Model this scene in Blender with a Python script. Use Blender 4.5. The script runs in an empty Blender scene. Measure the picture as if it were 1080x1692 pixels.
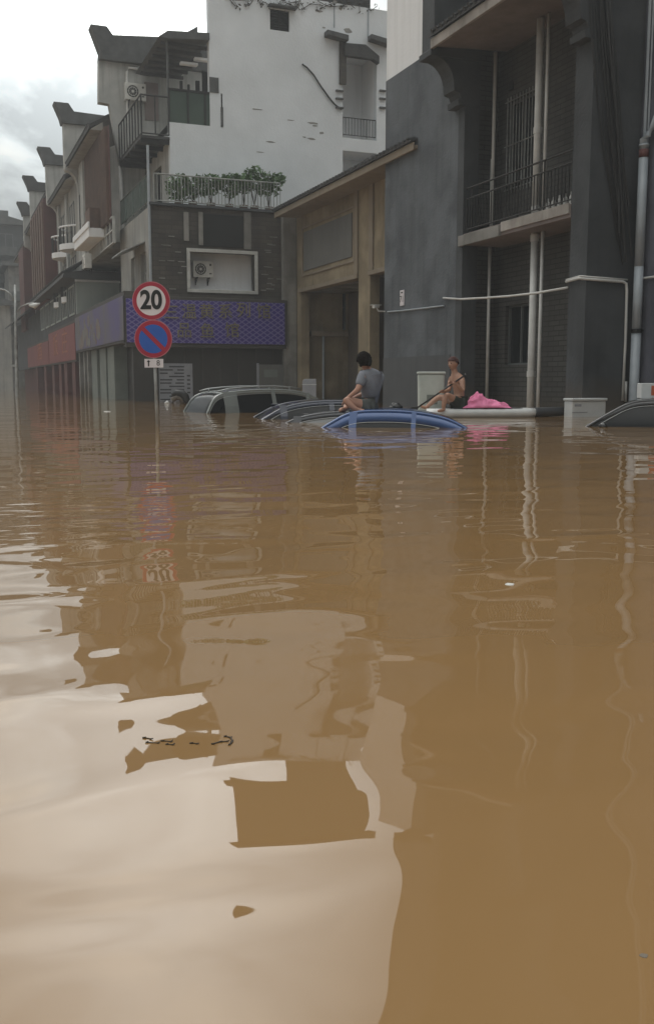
import bpy, bmesh, math, random
from mathutils import Vector, Matrix
random.seed(7)
R = math.radians
# ------------------------------------------------------------------ camera, sky, sun, exposure
scene = bpy.context.scene
F, CX, CY, CAMH = 1600.0, 540.0, 846.0, 0.70
YAW, PITCH = R(21.6), math.atan(214/1600)
cam = bpy.data.cameras.new('camera'); camo = bpy.data.objects.new('camera', cam)
scene.collection.objects.link(camo); scene.camera = camo
camo.location = (0, 0, CAMH)
camo.rotation_euler = (math.pi/2 - PITCH, 0, -YAW)
cam.sensor_fit = 'HORIZONTAL'; cam.sensor_width = 36; cam.lens = 36*F/1080
cam.clip_start = 0.05; cam.clip_end = 6000

scene.view_settings.view_transform = 'Standard'; scene.view_settings.look = 'None'
scene.view_settings.exposure = 0.0; scene.view_settings.gamma = 1.0
scene.cycles.max_bounces = 8; scene.cycles.volume_bounces = 0

world = bpy.data.worlds.new('World'); scene.world = world; world.use_nodes = True
wn, wl = world.node_tree.nodes, world.node_tree.links
wn.clear()
SUN_ELEV, SUN_AZ = R(56), R(-18)       # azimuth clockwise from +Y
wout = wn.new('ShaderNodeOutputWorld'); bg = wn.new('ShaderNodeBackground')
sky = wn.new('ShaderNodeTexSky'); sky.sky_type = 'NISHITA'; sky.sun_disc = False
sky.sun_elevation = SUN_ELEV; sky.sun_rotation = SUN_AZ; sky.dust_density = 3
tc = wn.new('ShaderNodeTexCoord')
nrm = wn.new('ShaderNodeVectorMath'); nrm.operation = 'NORMALIZE'; wl.new(tc.outputs['Generated'], nrm.inputs[0])
mp = wn.new('ShaderNodeMapping'); mp.inputs['Location'].default_value = (.15, .9, .4); mp.inputs['Scale'].default_value = (1, 1, 2.1); wl.new(nrm.outputs[0], mp.inputs[0])
n1 = wn.new('ShaderNodeTexNoise'); n1.inputs['Scale'].default_value = 5.2; n1.inputs['Detail'].default_value = 7
n1.inputs['Roughness'].default_value = 0.52; n1.inputs['Distortion'].default_value = 0.35; wl.new(mp.outputs[0], n1.inputs['Vector'])
rmp = wn.new('ShaderNodeValToRGB')
rmp.color_ramp.elements[0].position = 0.40; rmp.color_ramp.elements[0].color = (0.30, 0.325, 0.33, 1)
rmp.color_ramp.elements[1].position = 0.62; rmp.color_ramp.elements[1].color = (0.88, 0.85, 0.765, 1)
e = rmp.color_ramp.elements.new(0.49); e.color = (0.55, 0.59, 0.59, 1)
wl.new(n1.outputs['Fac'], rmp.inputs[0])
# bright veiled patch of cloud round where the sun stands behind the overcast
def dirv(az, el): return (math.sin(az)*math.cos(el), math.cos(az)*math.cos(el), math.sin(el))
dt = wn.new('ShaderNodeVectorMath'); dt.operation = 'DOT_PRODUCT'; dt.inputs[1].default_value = dirv(R(11), R(24))
wl.new(nrm.outputs[0], dt.inputs[0])
mr = wn.new('ShaderNodeMapRange'); mr.interpolation_type = 'SMOOTHSTEP'
mr.inputs['From Min'].default_value = math.cos(R(19)); mr.inputs['From Max'].default_value = 1.0
mr.interpolation_type = 'LINEAR'; mr.inputs['To Min'].default_value = 0.0; mr.inputs['To Max'].default_value = 1.0
wl.new(dt.outputs['Value'], mr.inputs[0])
pw = wn.new('ShaderNodeMath'); pw.operation = 'POWER'; wl.new(mr.outputs[0], pw.inputs[0]); pw.inputs[1].default_value = 1.9
pm_ = wn.new('ShaderNodeMath'); pm_.operation = 'MULTIPLY_ADD'; wl.new(pw.outputs[0], pm_.inputs[0]); pm_.inputs[1].default_value = 4.4; pm_.inputs[2].default_value = 0.88
mul = wn.new('ShaderNodeVectorMath'); mul.operation = 'SCALE'
spz = wn.new('ShaderNodeSeparateXYZ'); wl.new(nrm.outputs[0], spz.inputs[0])
zen = wn.new('ShaderNodeMapRange'); zen.inputs['From Min'].default_value = .5; zen.inputs['From Max'].default_value = 1.0
zen.inputs['To Min'].default_value = 1.0; zen.inputs['To Max'].default_value = 4.4; wl.new(spz.outputs[2], zen.inputs[0])
zm = wn.new('ShaderNodeMath'); zm.operation = 'MULTIPLY'; wl.new(pm_.outputs[0], zm.inputs[0]); wl.new(zen.outputs[0], zm.inputs[1])
soft = wn.new('ShaderNodeMapRange'); soft.inputs['From Min'].default_value = .26; soft.inputs['From Max'].default_value = .42; soft.inputs['To Max'].default_value = .72; wl.new(spz.outputs[2], soft.inputs[0])
smx = wn.new('ShaderNodeMix'); smx.data_type = 'RGBA'; wl.new(soft.outputs[0], smx.inputs['Factor']); wl.new(rmp.outputs[0], smx.inputs['A']); smx.inputs['B'].default_value = (.64, .645, .62, 1)
wl.new(smx.outputs['Result'], mul.inputs[0]); wl.new(zm.outputs[0], mul.inputs['Scale'])
sks = wn.new('ShaderNodeVectorMath'); sks.operation = 'SCALE'; sks.inputs['Scale'].default_value = 0.08
wl.new(sky.outputs[0], sks.inputs[0])
mixs = wn.new('ShaderNodeMix'); mixs.data_type = 'RGBA'; mixs.inputs['Factor'].default_value = 0.88
wl.new(sks.outputs[0], mixs.inputs['A']); wl.new(mul.outputs[0], mixs.inputs['B'])
wl.new(mixs.outputs['Result'], bg.inputs['Color']); bg.inputs['Strength'].default_value = 1.0
wl.new(bg.outputs[0], wout.inputs[0])

sun = bpy.data.lights.new('sun', 'SUN'); suno = bpy.data.objects.new('sun', sun); scene.collection.objects.link(suno)
sun.energy = 0.7; sun.angle = R(25); sun.color = (1, 0.97, 0.93)
suno.rotation_euler = (Vector(dirv(SUN_AZ, SUN_ELEV))).to_track_quat('Z', 'Y').to_euler()

# ------------------------------------------------------------------ helpers
fw = Vector((math.sin(YAW)*math.cos(PITCH), math.cos(YAW)*math.cos(PITCH), -math.sin(PITCH)))
rt = Vector((math.cos(YAW), -math.sin(YAW), 0)); up = rt.cross(fw)
fh = Vector((math.sin(YAW), math.cos(YAW), 0))
C0 = Vector((0, 0, CAMH))
def ray(px, py): return fw*F + rt*(px-CX) + up*(CY-py)
def P(px, py, axis, val):
    d = ray(px, py); i = 'XYZ'.index(axis)
    return C0 + d*((val - C0[i])/d[i])
def PD(px, py, dist):                       # point at a given level distance from the camera
    d = ray(px, py); return C0 + d*(dist/d.dot(fh))
def rect(axis, c, a, b):                    # two corners on a facade -> (u0,u1,z0,z1)
    p, q = P(a[0], a[1], axis, c), P(b[0], b[1], axis, c)
    i = 1 if axis == 'X' else 0
    return (min(p[i], q[i]), max(p[i], q[i]), min(p.z, q.z), max(p.z, q.z))

OFF = {}
def tag(o, label=None, cat=None, group=None, kind=None):
    if label: o['label'] = label
    if cat: o['category'] = cat
    if group: o['group'] = group
    if kind: o['kind'] = kind
    return o
def empty(name, loc, label, cat, group=None, rz=0):
    o = bpy.data.objects.new(name, None); scene.collection.objects.link(o)
    o.location = loc; o.rotation_euler = (0, 0, rz); o.empty_display_size = .3
    OFF[o.name] = (Vector(loc), rz)
    return tag(o, label, cat, group)

class MB:
    def __init__(s): s.bm = bmesh.new()
    def face(s, pts):
        vs = [s.bm.verts.new(p) for p in pts]
        try: return s.bm.faces.new(vs)
        except ValueError: return None
    def box(s, x0, x1, y0, y1, z0, z1):
        if x0 > x1: x0, x1 = x1, x0
        if y0 > y1: y0, y1 = y1, y0
        if z0 > z1: z0, z1 = z1, z0
        v = [s.bm.verts.new(p) for p in ((x0,y0,z0),(x1,y0,z0),(x1,y1,z0),(x0,y1,z0),(x0,y0,z1),(x1,y0,z1),(x1,y1,z1),(x0,y1,z1))]
        for f in ((0,3,2,1),(4,5,6,7),(0,1,5,4),(1,2,6,5),(2,3,7,6),(3,0,4,7)): s.bm.faces.new([v[i] for i in f])
        return s
    def pb(s, axis, c, u0, u1, v0, v1, d0, d1):   # box on a facade, d = how far it stands proud of it
        if axis == 'X': return s.box(c-d1, c-d0, u0, u1, v0, v1)
        return s.box(u0, u1, c-d1, c-d0, v0, v1)
    def prism(s, pts, axis, a0, a1):              # polygon extruded along axis. pts are the two other coords in xyz order
        def mk(p, a):
            if axis == 'Y': return (p[0], a, p[1])
            if axis == 'X': return (a, p[0], p[1])
            return (p[0], p[1], a)
        A = [s.bm.verts.new(mk(p, a0)) for p in pts]; B = [s.bm.verts.new(mk(p, a1)) for p in pts]
        s.bm.faces.new(A); s.bm.faces.new(B[::-1]); n = len(pts)
        for i in range(n): s.bm.faces.new((A[i], B[i], B[(i+1) % n], A[(i+1) % n]))
        return s
    def tube(s, pts, r, n=8, cap=True):
        pts = [Vector(p) for p in pts]; rings = []
        rr = r if isinstance(r, (list, tuple)) else [r]*len(pts)
        for i, p in enumerate(pts):
            t = (pts[min(i+1, len(pts)-1)] - pts[max(i-1, 0)]).normalized()
            a = Vector((0, 0, 1)) if abs(t.z) < .9 else Vector((1, 0, 0))
            x = t.cross(a).normalized(); y = t.cross(x)
            rings.append([s.bm.verts.new(p + (x*math.cos(2*math.pi*k/n) + y*math.sin(2*math.pi*k/n))*rr[i]) for k in range(n)])
        for a, b in zip(rings, rings[1:]):
            for k in range(n): s.bm.faces.new((a[k], a[(k+1) % n], b[(k+1) % n], b[k]))
        if cap: s.bm.faces.new(rings[0][::-1]); s.bm.faces.new(rings[-1])
        return s
    def disc(s, c, r, y0, y1, n=48, r2=None):      # disc or ring facing -Y
        def ring(rad, y): return [s.bm.verts.new((c[0]+rad*math.cos(2*math.pi*k/n), y, c[1]+rad*math.sin(2*math.pi*k/n))) for k in range(n)]
        a, b = ring(r, y0), ring(r, y1)
        for k in range(n): s.bm.faces.new((a[k], a[(k+1) % n], b[(k+1) % n], b[k]))
        if r2 is None: s.bm.faces.new(a[::-1]); s.bm.faces.new(b)
        else:
            c_, d = ring(r2, y0), ring(r2, y1)
            for k in range(n):
                j = (k+1) % n
                s.bm.faces.new((c_[k], d[k], d[j], c_[j])); s.bm.faces.new((a[k], c_[k], c_[j], a[j])); s.bm.faces.new((b[k], b[j], d[j], d[k]))
        return s
    def wall(s, axis, c, th, us, vs, solid):       # wall sheet from a cell grid, with reveals; outer face at c, body behind
        us = sorted(set(round(u, 4) for u in us)); vs = sorted(set(round(v, 4) for v in vs))
        nu, nv = len(us)-1, len(vs)-1
        S = [[bool(solid((us[i]+us[i+1])/2, (vs[j]+vs[j+1])/2)) for j in range(nv)] for i in range(nu)]
        def pt(u, v, d): return (c+d, u, v) if axis == 'X' else (u, c+d, v)
        ok = lambda i, j: 0 <= i < nu and 0 <= j < nv and S[i][j]
        for i in range(nu):
            for j in range(nv):
                if not S[i][j]: continue
                a, b, p, q = us[i], us[i+1], vs[j], vs[j+1]
                s.face([pt(a,p,0), pt(b,p,0), pt(b,q,0), pt(a,q,0)])
                s.face([pt(a,p,th), pt(a,q,th), pt(b,q,th), pt(b,p,th)])
                if not ok(i-1, j): s.face([pt(a,p,0), pt(a,q,0), pt(a,q,th), pt(a,p,th)])
                if not ok(i+1, j): s.face([pt(b,p,0), pt(b,p,th), pt(b,q,th), pt(b,q,0)])
                if not ok(i, j-1): s.face([pt(a,p,0), pt(a,p,th), pt(b,p,th), pt(b,p,0)])
                if not ok(i, j+1): s.face([pt(a,q,0), pt(b,q,0), pt(b,q,th), pt(a,q,th)])
        bmesh.ops.remove_doubles(s.bm, verts=s.bm.verts, dist=1e-4)
        return s
    def wallh(s, axis, c, th, u0, u1, v0, v1, holes=()):
        us = [u0, u1] + [h[0] for h in holes] + [h[1] for h in holes]
        vs = [v0, v1] + [h[2] for h in holes] + [h[3] for h in holes]
        return s.wall(axis, c, th, us, vs, lambda u, v: u0 < u < u1 and v0 < v < v1 and not any(h[0] < u < h[1] and h[2] < v < h[3] for h in holes))
    def build(s, name, mat, parent=None, local=False, smooth=False, bevel=0, sub=0):
        bmesh.ops.recalc_face_normals(s.bm, faces=s.bm.faces)
        if parent is not None and not local:
            off, rz = OFF[parent.name]
            s.bm.transform(Matrix.Rotation(-rz, 4, 'Z') @ Matrix.Translation(-off))
        me = bpy.data.meshes.new(name); s.bm.to_mesh(me); s.bm.free()
        if smooth:
            for p in me.polygons: p.use_smooth = True
        o = bpy.data.objects.new(name, me); scene.collection.objects.link(o)
        if mat: me.materials.append(mat)
        if parent is not None: o.parent = parent; OFF[o.name] = OFF[parent.name]
        else: OFF[o.name] = (Vector((0, 0, 0)), 0)
        if bevel:
            b = o.modifiers.new('bevel', 'BEVEL'); b.width = bevel; b.segments = 2; b.limit_method = 'ANGLE'; b.angle_limit = R(40)
        if sub:
            b = o.modifiers.new('sub', 'SUBSURF'); b.levels = sub; b.render_levels = sub
        return o
def recenter(o):                                    # move a single-mesh thing's origin to its base centre
    me = o.data; vs = [v.co for v in me.vertices]
    c = Vector(((min(v.x for v in vs)+max(v.x for v in vs))/2, (min(v.y for v in vs)+max(v.y for v in vs))/2, min(v.z for v in vs)))
    me.transform(Matrix.Translation(-c)); o.location = c; OFF[o.name] = (c, 0)
    return o

# ------------------------------------------------------------------ materials
def mat(name, c, c2=None, scale=1.0, rough=0.8, metal=0.0, streak=0.0, bump=0.0, fine=0.12, spec=0.5, coat=0.0, det=5, contrast=.18, mud=False):
    m = bpy.data.materials.new(name); m.use_nodes = True
    n, l = m.node_tree.nodes, m.node_tree.links
    b = n['Principled BSDF']; b.inputs['Roughness'].default_value = rough; b.inputs['Metallic'].default_value = metal
    b.inputs['Specular IOR Level'].default_value = spec; b.inputs['Coat Weight'].default_value = coat; b.inputs['Coat Roughness'].default_value = 0.05
    g = n.new('ShaderNodeNewGeometry')
    no = n.new('ShaderNodeTexNoise'); no.inputs['Scale'].default_value = scale; no.inputs['Detail'].default_value = det; no.inputs['Roughness'].default_value = .6
    l.new(g.outputs['Position'], no.inputs['Vector'])
    rp = n.new('ShaderNodeMapRange'); rp.inputs['From Min'].default_value = .5-contrast; rp.inputs['From Max'].default_value = .5+contrast
    l.new(no.outputs['Fac'], rp.inputs[0]); fac = rp.outputs[0]
    mx = n.new('ShaderNodeMix'); mx.data_type = 'RGBA'
    c2 = c2 or tuple(v*(1-2.2*fine) for v in c)
    mx.inputs['A'].default_value = (*c, 1); mx.inputs['B'].default_value = (*c2, 1); l.new(fac, mx.inputs['Factor'])
    col = mx.outputs['Result']
    if streak:
        mpp = n.new('ShaderNodeMapping'); mpp.inputs['Scale'].default_value = (3.2, 3.2, .22); l.new(g.outputs['Position'], mpp.inputs[0])
        s2 = n.new('ShaderNodeTexNoise'); s2.inputs['Scale'].default_value = 1.3; s2.inputs['Detail'].default_value = 5; l.new(mpp.outputs[0], s2.inputs['Vector'])
        r2 = n.new('ShaderNodeMapRange'); r2.inputs['From Min'].default_value = .48; r2.inputs['From Max'].default_value = .72
        r2.inputs['To Max'].default_value = streak; l.new(s2.outputs['Fac'], r2.inputs[0])
        m2 = n.new('ShaderNodeMix'); m2.data_type = 'RGBA'; l.new(col, m2.inputs['A']); m2.inputs['B'].default_value = (c[0]*.32, c[1]*.33, c[2]*.30, 1)
        l.new(r2.outputs[0], m2.inputs['Factor']); col = m2.outputs['Result']
    if streak and mud:
        n3 = n.new('ShaderNodeTexNoise'); n3.inputs['Scale'].default_value = .9; n3.inputs['Detail'].default_value = 3; l.new(g.outputs['Position'], n3.inputs['Vector'])
        r4 = n.new('ShaderNodeMapRange'); r4.inputs['From Min'].default_value = .46; r4.inputs['From Max'].default_value = .62; r4.inputs['To Max'].default_value = .50; l.new(n3.outputs['Fac'], r4.inputs[0])
        m4 = n.new('ShaderNodeMix'); m4.data_type = 'RGBA'; l.new(col, m4.inputs['A']); m4.inputs['B'].default_value = (min(1,c[0]*1.5), min(1,c[1]*1.5), min(1,c[2]*1.5), 1); l.new(r4.outputs[0], m4.inputs['Factor']); col = m4.outputs['Result']
        sz = n.new('ShaderNodeSeparateXYZ'); l.new(g.outputs['Position'], sz.inputs[0])
        ad = n.new('ShaderNodeMath'); ad.operation = 'MULTIPLY_ADD'; l.new(no.outputs['Fac'], ad.inputs[0]); ad.inputs[1].default_value = -.8; l.new(sz.outputs[2], ad.inputs[2])
        r3 = n.new('ShaderNodeMapRange'); r3.inputs['From Min'].default_value = -.3; r3.inputs['From Max'].default_value = .35; r3.inputs['To Min'].default_value = .75; r3.inputs['To Max'].default_value = 0; l.new(ad.outputs[0], r3.inputs[0])
        m3 = n.new('ShaderNodeMix'); m3.data_type = 'RGBA'; l.new(col, m3.inputs['A']); m3.inputs['B'].default_value = (.11, .085, .058, 1); l.new(r3.outputs[0], m3.inputs['Factor']); col = m3.outputs['Result']
    l.new(col, b.inputs['Base Color'])
    if bump:
        bn = n.new('ShaderNodeTexNoise'); bn.inputs['Scale'].default_value = 14; bn.inputs['Detail'].default_value = 6; l.new(g.outputs['Position'], bn.inputs['Vector'])
        bp = n.new('ShaderNodeBump'); bp.inputs['Strength'].default_value = bump; bp.inputs['Distance'].default_value = .03
        l.new(bn.outputs['Fac'], bp.inputs['Height']); l.new(bp.outputs[0], b.inputs['Normal'])
    return m
def brickmat(name, c1, c2, mortar, bw=.5, bh=.16, ms=.012, rough=.85, streak=.4, bump=.5):
    m = mat(name, c1, rough=rough); n, l = m.node_tree.nodes, m.node_tree.links; b = n['Principled BSDF']
    g = n.new('ShaderNodeNewGeometry'); sp = n.new('ShaderNodeSeparateXYZ'); l.new(g.outputs['Position'], sp.inputs[0])
    ad = n.new('ShaderNodeMath'); ad.operation = 'ADD'; l.new(sp.outputs[0], ad.inputs[0]); l.new(sp.outputs[1], ad.inputs[1])
    cb = n.new('ShaderNodeCombineXYZ'); l.new(ad.outputs[0], cb.inputs[0]); l.new(sp.outputs[2], cb.inputs[1])
    br = n.new('ShaderNodeTexBrick'); br.inputs['Scale'].default_value = 1; br.inputs['Brick Width'].default_value = bw; br.inputs['Row Height'].default_value = bh
    br.inputs['Mortar Size'].default_value = ms; br.inputs['Color1'].default_value = (*c1, 1); br.inputs['Color2'].default_value = (*c2, 1); br.inputs['Mortar'].default_value = (*mortar, 1)
    l.new(cb.outputs[0], br.inputs['Vector'])
    no = n.new('ShaderNodeTexNoise'); no.inputs['Scale'].default_value = .7; no.inputs['Detail'].default_value = 6
    mpp = n.new('ShaderNodeMapping'); mpp.inputs['Scale'].default_value = (1.6, 1.6, .4); l.new(g.outputs['Position'], mpp.inputs[0]); l.new(mpp.outputs[0], no.inputs['Vector'])
    r2 = n.new('ShaderNodeMapRange'); r2.inputs['From Min'].default_value = .45; r2.inputs['From Max'].default_value = .7; r2.inputs['To Max'].default_value = streak; l.new(no.outputs['Fac'], r2.inputs[0])
    mx = n.new('ShaderNodeMix'); mx.data_type = 'RGBA'; l.new(br.outputs['Color'], mx.inputs['A']); mx.inputs['B'].default_value = (.012, .012, .011, 1); l.new(r2.outputs[0], mx.inputs['Factor'])
    r3 = n.new('ShaderNodeMapRange'); r3.inputs['From Min'].default_value = .02; r3.inputs['From Max'].default_value = .45; r3.inputs['To Min'].default_value = .6; r3.inputs['To Max'].default_value = 0; l.new(sp.outputs[2], r3.inputs[0])
    m3 = n.new('ShaderNodeMix'); m3.data_type = 'RGBA'; l.new(mx.outputs['Result'], m3.inputs['A']); m3.inputs['B'].default_value = (.10, .08, .055, 1); l.new(r3.outputs[0], m3.inputs['Factor'])
    l.new(m3.outputs['Result'], b.inputs['Base Color'])
    bp = n.new('ShaderNodeBump'); bp.inputs['Strength'].default_value = bump; bp.inputs['Distance'].default_value = .01; bp.invert = True
    l.new(br.outputs['Fac'], bp.inputs['Height']); l.new(bp.outputs[0], b.inputs['Normal'])
    return m
M = dict(
 white=mat('white_render', (.755,.79,.82), (.61,.64,.66), .5, .9, bump=.3, contrast=.25),
 pale=mat('pale_render', (.80,.81,.82), (.72,.73,.74), .3, .9, streak=.15, bump=.2),
 white_old=mat('aged_white_render', (.47,.47,.45), (.30,.31,.30), .9, .9, streak=.6, bump=.3),
 cream=mat('cream_render', (.34,.33,.30), (.22,.22,.21), .8, .9, streak=.5),
 grey=mat('blue_grey_render', (.098,.110,.122), (.062,.070,.080), .55, .85, streak=.45, bump=.35, contrast=.14, mud=True),
 dgrey=mat('dark_grey_render', (.052,.057,.062), (.038,.042,.046), .8, .85, streak=.3, bump=.3, mud=True),
 bgrey=mat('bluish_grey_render', (.10,.105,.13), (.07,.075,.095), .6, .85, streak=.3, bump=.3, mud=True),
 brick=brickmat('grey_brick', (.088,.087,.082), (.066,.066,.062), (.035,.035,.034), .42, .12),
 oldbrick=brickmat('brown_grey_brick', (.088,.076,.062), (.060,.052,.044), (.045,.04,.035), .5, .17, streak=.75),
 tan=mat('tan_render', (.27,.22,.145), (.20,.165,.11), .5, .9, streak=.35, bump=.25, mud=True),
 tan_trim=mat('tan_trim', (.28,.235,.175), (.22,.18,.135), .8, .85, streak=.2),
 panel=mat('faded_grey_banner', (.165,.165,.155), (.125,.125,.12), .5, .7, streak=.1),
 tile=mat('dark_roof_tile', (.055,.055,.055), (.035,.036,.036), 2.5, .85, bump=.6),
 capt=mat('grey_cap_tile', (.10,.105,.105), (.06,.063,.063), 2.5, .85, bump=.6),
 soffit=mat('pinkish_soffit', (.24,.20,.19), (.17,.14,.13), 1.2, .9, streak=.2),
 fascia=mat('weathered_fascia', (.42,.39,.36), (.22,.20,.18), 1.5, .85, streak=.5),
 dark=mat('dark_void', (.012,.012,.012), rough=.9),
 dglass=mat('dark_window_glass', (.018,.022,.025), rough=.08, spec=.6),
 glass_green=mat('green_balustrade_glass', (.075,.105,.085), (.055,.08,.065), .8, .18, spec=.6),
 frame=mat('window_frame', (.14,.15,.15), rough=.5),
 white_frame=mat('white_window_frame', (.55,.56,.54), (.35,.35,.33), 2, .6),
 iron=mat('black_iron', (.010,.011,.011), (.018,.016,.014), 5, .5, metal=.3),
 steel=mat('galvanised_steel', (.42,.43,.42), (.2,.2,.19), 3, .45, metal=.6),
 railw=mat('pale_painted_rail', (.36,.38,.36), (.2,.21,.2), 3, .6),
 pvc=mat('white_pvc_pipe', (.66,.66,.64), (.48,.48,.46), 2, .4),
 pvcg=mat('grey_pvc_pipe', (.36,.40,.43), (.28,.31,.34), 2, .4),
 red=mat('red_paint', (.30,.012,.02), (.24,.01,.018), 3, .35),
 redsign=mat('faded_red_sign', (.22,.058,.055), (.16,.05,.05), .7, .6),
 maroon=mat('maroon_wood', (.115,.038,.034), (.075,.03,.026), 1.2, .7),
 brown=mat('brown_wood', (.145,.085,.06), (.09,.055,.04), 2, .7, streak=.3),
 concrete=mat('stained_concrete', (.22,.215,.20), (.13,.125,.115), 1.2, .9, streak=.4, bump=.3, mud=True),
 greenwall=mat('pale_green_wall', (.34,.37,.345), (.27,.30,.28), .6, .85, streak=.15),
 shutter=mat('greenish_shutter', (.20,.225,.20), (.14,.16,.145), 1, .6),
 darkfront=mat('dark_shopfront', (.042,.038,.034), (.03,.028,.026), .6, .6),
 ac=mat('ac_white', (.62,.62,.59), (.5,.5,.47), 3, .5),
 black=mat('black_plastic', (.015,.015,.015), rough=.5),
 skin=mat('skin', (.42,.235,.165), (.36,.19,.135), 9, .5, contrast=.25),
 skin_tan=mat('tanned_skin', (.46,.27,.19), (.36,.19,.13), 9, .5, contrast=.25),
 hair=mat('black_hair', (.006,.005,.005), (.012,.010,.009), 40, .95, spec=.1, bump=.6),
 shirt=mat('grey_shirt', (.19,.20,.23), (.14,.15,.17), 8, .9),
 shorts=mat('grey_green_shorts', (.085,.09,.085), (.065,.07,.065), 8, .9),
 dshorts=mat('dark_green_shorts', (.035,.042,.032), (.025,.03,.024), 8, .9),
 capred=mat('reddish_dark_hair', (.075,.03,.027), (.05,.022,.02), 8, .9),
 pink=mat('pink_cloth', (.82,.27,.45), (.72,.18,.35), 6, .9),
 leaf=mat('leaf_green', (.10,.19,.065), (.05,.10,.035), 3, .6),
 leafd=mat('dry_vine', (.07,.06,.045), (.04,.035,.028), 3, .8),
 pot=mat('terracotta', (.16,.09,.06), (.1,.06,.045), 3, .8),
 foam=mat('white_foam', (.55,.58,.54), (.42,.46,.42), 3, .7),
 boxw=mat('white_box', (.58,.60,.60), (.48,.5,.5), 2, .5),
 boardw=mat('board_white', (.66,.67,.66), (.55,.56,.55), 2, .35),
 boardd=mat('board_dark', (.055,.058,.062), (.04,.042,.045), 2, .5),
 signw=mat('sign_white', (.70,.66,.68), (.64,.60,.62), 3, .4),
 signb=mat('sign_blue', (.022,.11,.46), (.02,.095,.40), 3, .4),
 signred=mat('sign_red', (.36,.018,.045), (.32,.016,.04), 3, .4),
 signpink=mat('sign_pink_rim', (.55,.19,.22), rough=.4),
 sblack=mat('sign_black', (.012,.012,.014), rough=.5),
 gold=mat('dull_gold_letters', (.24,.21,.12), (.15,.13,.11), 3, .6),
 signframe=mat('sign_frame', (.062,.057,.05), (.045,.042,.037), 2, .7),
 poster=mat('grey_poster', (.30,.31,.34), (.22,.23,.25), 2, .6),
 postert=mat('poster_text', (.055,.055,.06), rough=.7),
 orange=mat('orange_print', (.50,.13,.05), (.35,.05,.03), 14, .6),
 ledw=mat('lamp_head_white', (.7,.7,.68), rough=.4),
 twig=mat('wet_twig', (.03,.02,.013), (.05,.035,.02), 20, .7),
 orangelet=mat('orange_letters', (.36,.13,.07), rough=.6),
)
def lattice():
    m = mat('blue_lattice', (.03,.02,.16), rough=.45); n, l = m.node_tree.nodes, m.node_tree.links; b = n['Principled BSDF']
    g = n.new('ShaderNodeNewGeometry'); sp = n.new('ShaderNodeSeparateXYZ'); l.new(g.outputs['Position'], sp.inputs[0])
    def wave(sgn):
        a = n.new('ShaderNodeMath'); a.operation = 'MULTIPLY_ADD'; l.new(sp.outputs[2], a.inputs[0]); a.inputs[1].default_value = sgn*1.5; l.new(sp.outputs[0], a.inputs[2])
        f = n.new('ShaderNodeMath'); f.operation = 'MULTIPLY'; l.new(a.outputs[0], f.inputs[0]); f.inputs[1].default_value = 3.4
        q = n.new('ShaderNodeMath'); q.operation = 'PINGPONG'; l.new(f.outputs[0], q.inputs[0]); q.inputs[1].default_value = .5
        w = n.new('ShaderNodeMath'); w.operation = 'LESS_THAN'; l.new(q.outputs[0], w.inputs[0]); w.inputs[1].default_value = .12; return w
    w1, w2 = wave(1), wave(-1)
    mxm = n.new('ShaderNodeMath'); mxm.operation = 'MAXIMUM'; l.new(w1.outputs[0], mxm.inputs[0]); l.new(w2.outputs[0], mxm.inputs[1])
    no = n.new('ShaderNodeTexNoise'); no.inputs['Scale'].default_value = .8; l.new(g.outputs['Position'], no.inputs['Vector'])
    c1 = n.new('ShaderNodeMix'); c1.data_type = 'RGBA'; c1.inputs['A'].default_value = (.035,.022,.26,1); c1.inputs['B'].default_value = (.055,.03,.17,1); l.new(no.outputs['Fac'], c1.inputs['Factor'])
    c2 = n.new('ShaderNodeMix'); c2.data_type = 'RGBA'; l.new(c1.outputs['Result'], c2.inputs['A']); c2.inputs['B'].default_value = (.17,.15,.34,1); l.new(mxm.outputs[0], c2.inputs['Factor'])
    l.new(c2.outputs['Result'], b.inputs['Base Color']); return m
M['lattice'] = lattice()
M['purplesign'] = mat('faded_purple_banner', (.085,.068,.19), (.11,.10,.11), .35, .55, contrast=.1)

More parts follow.
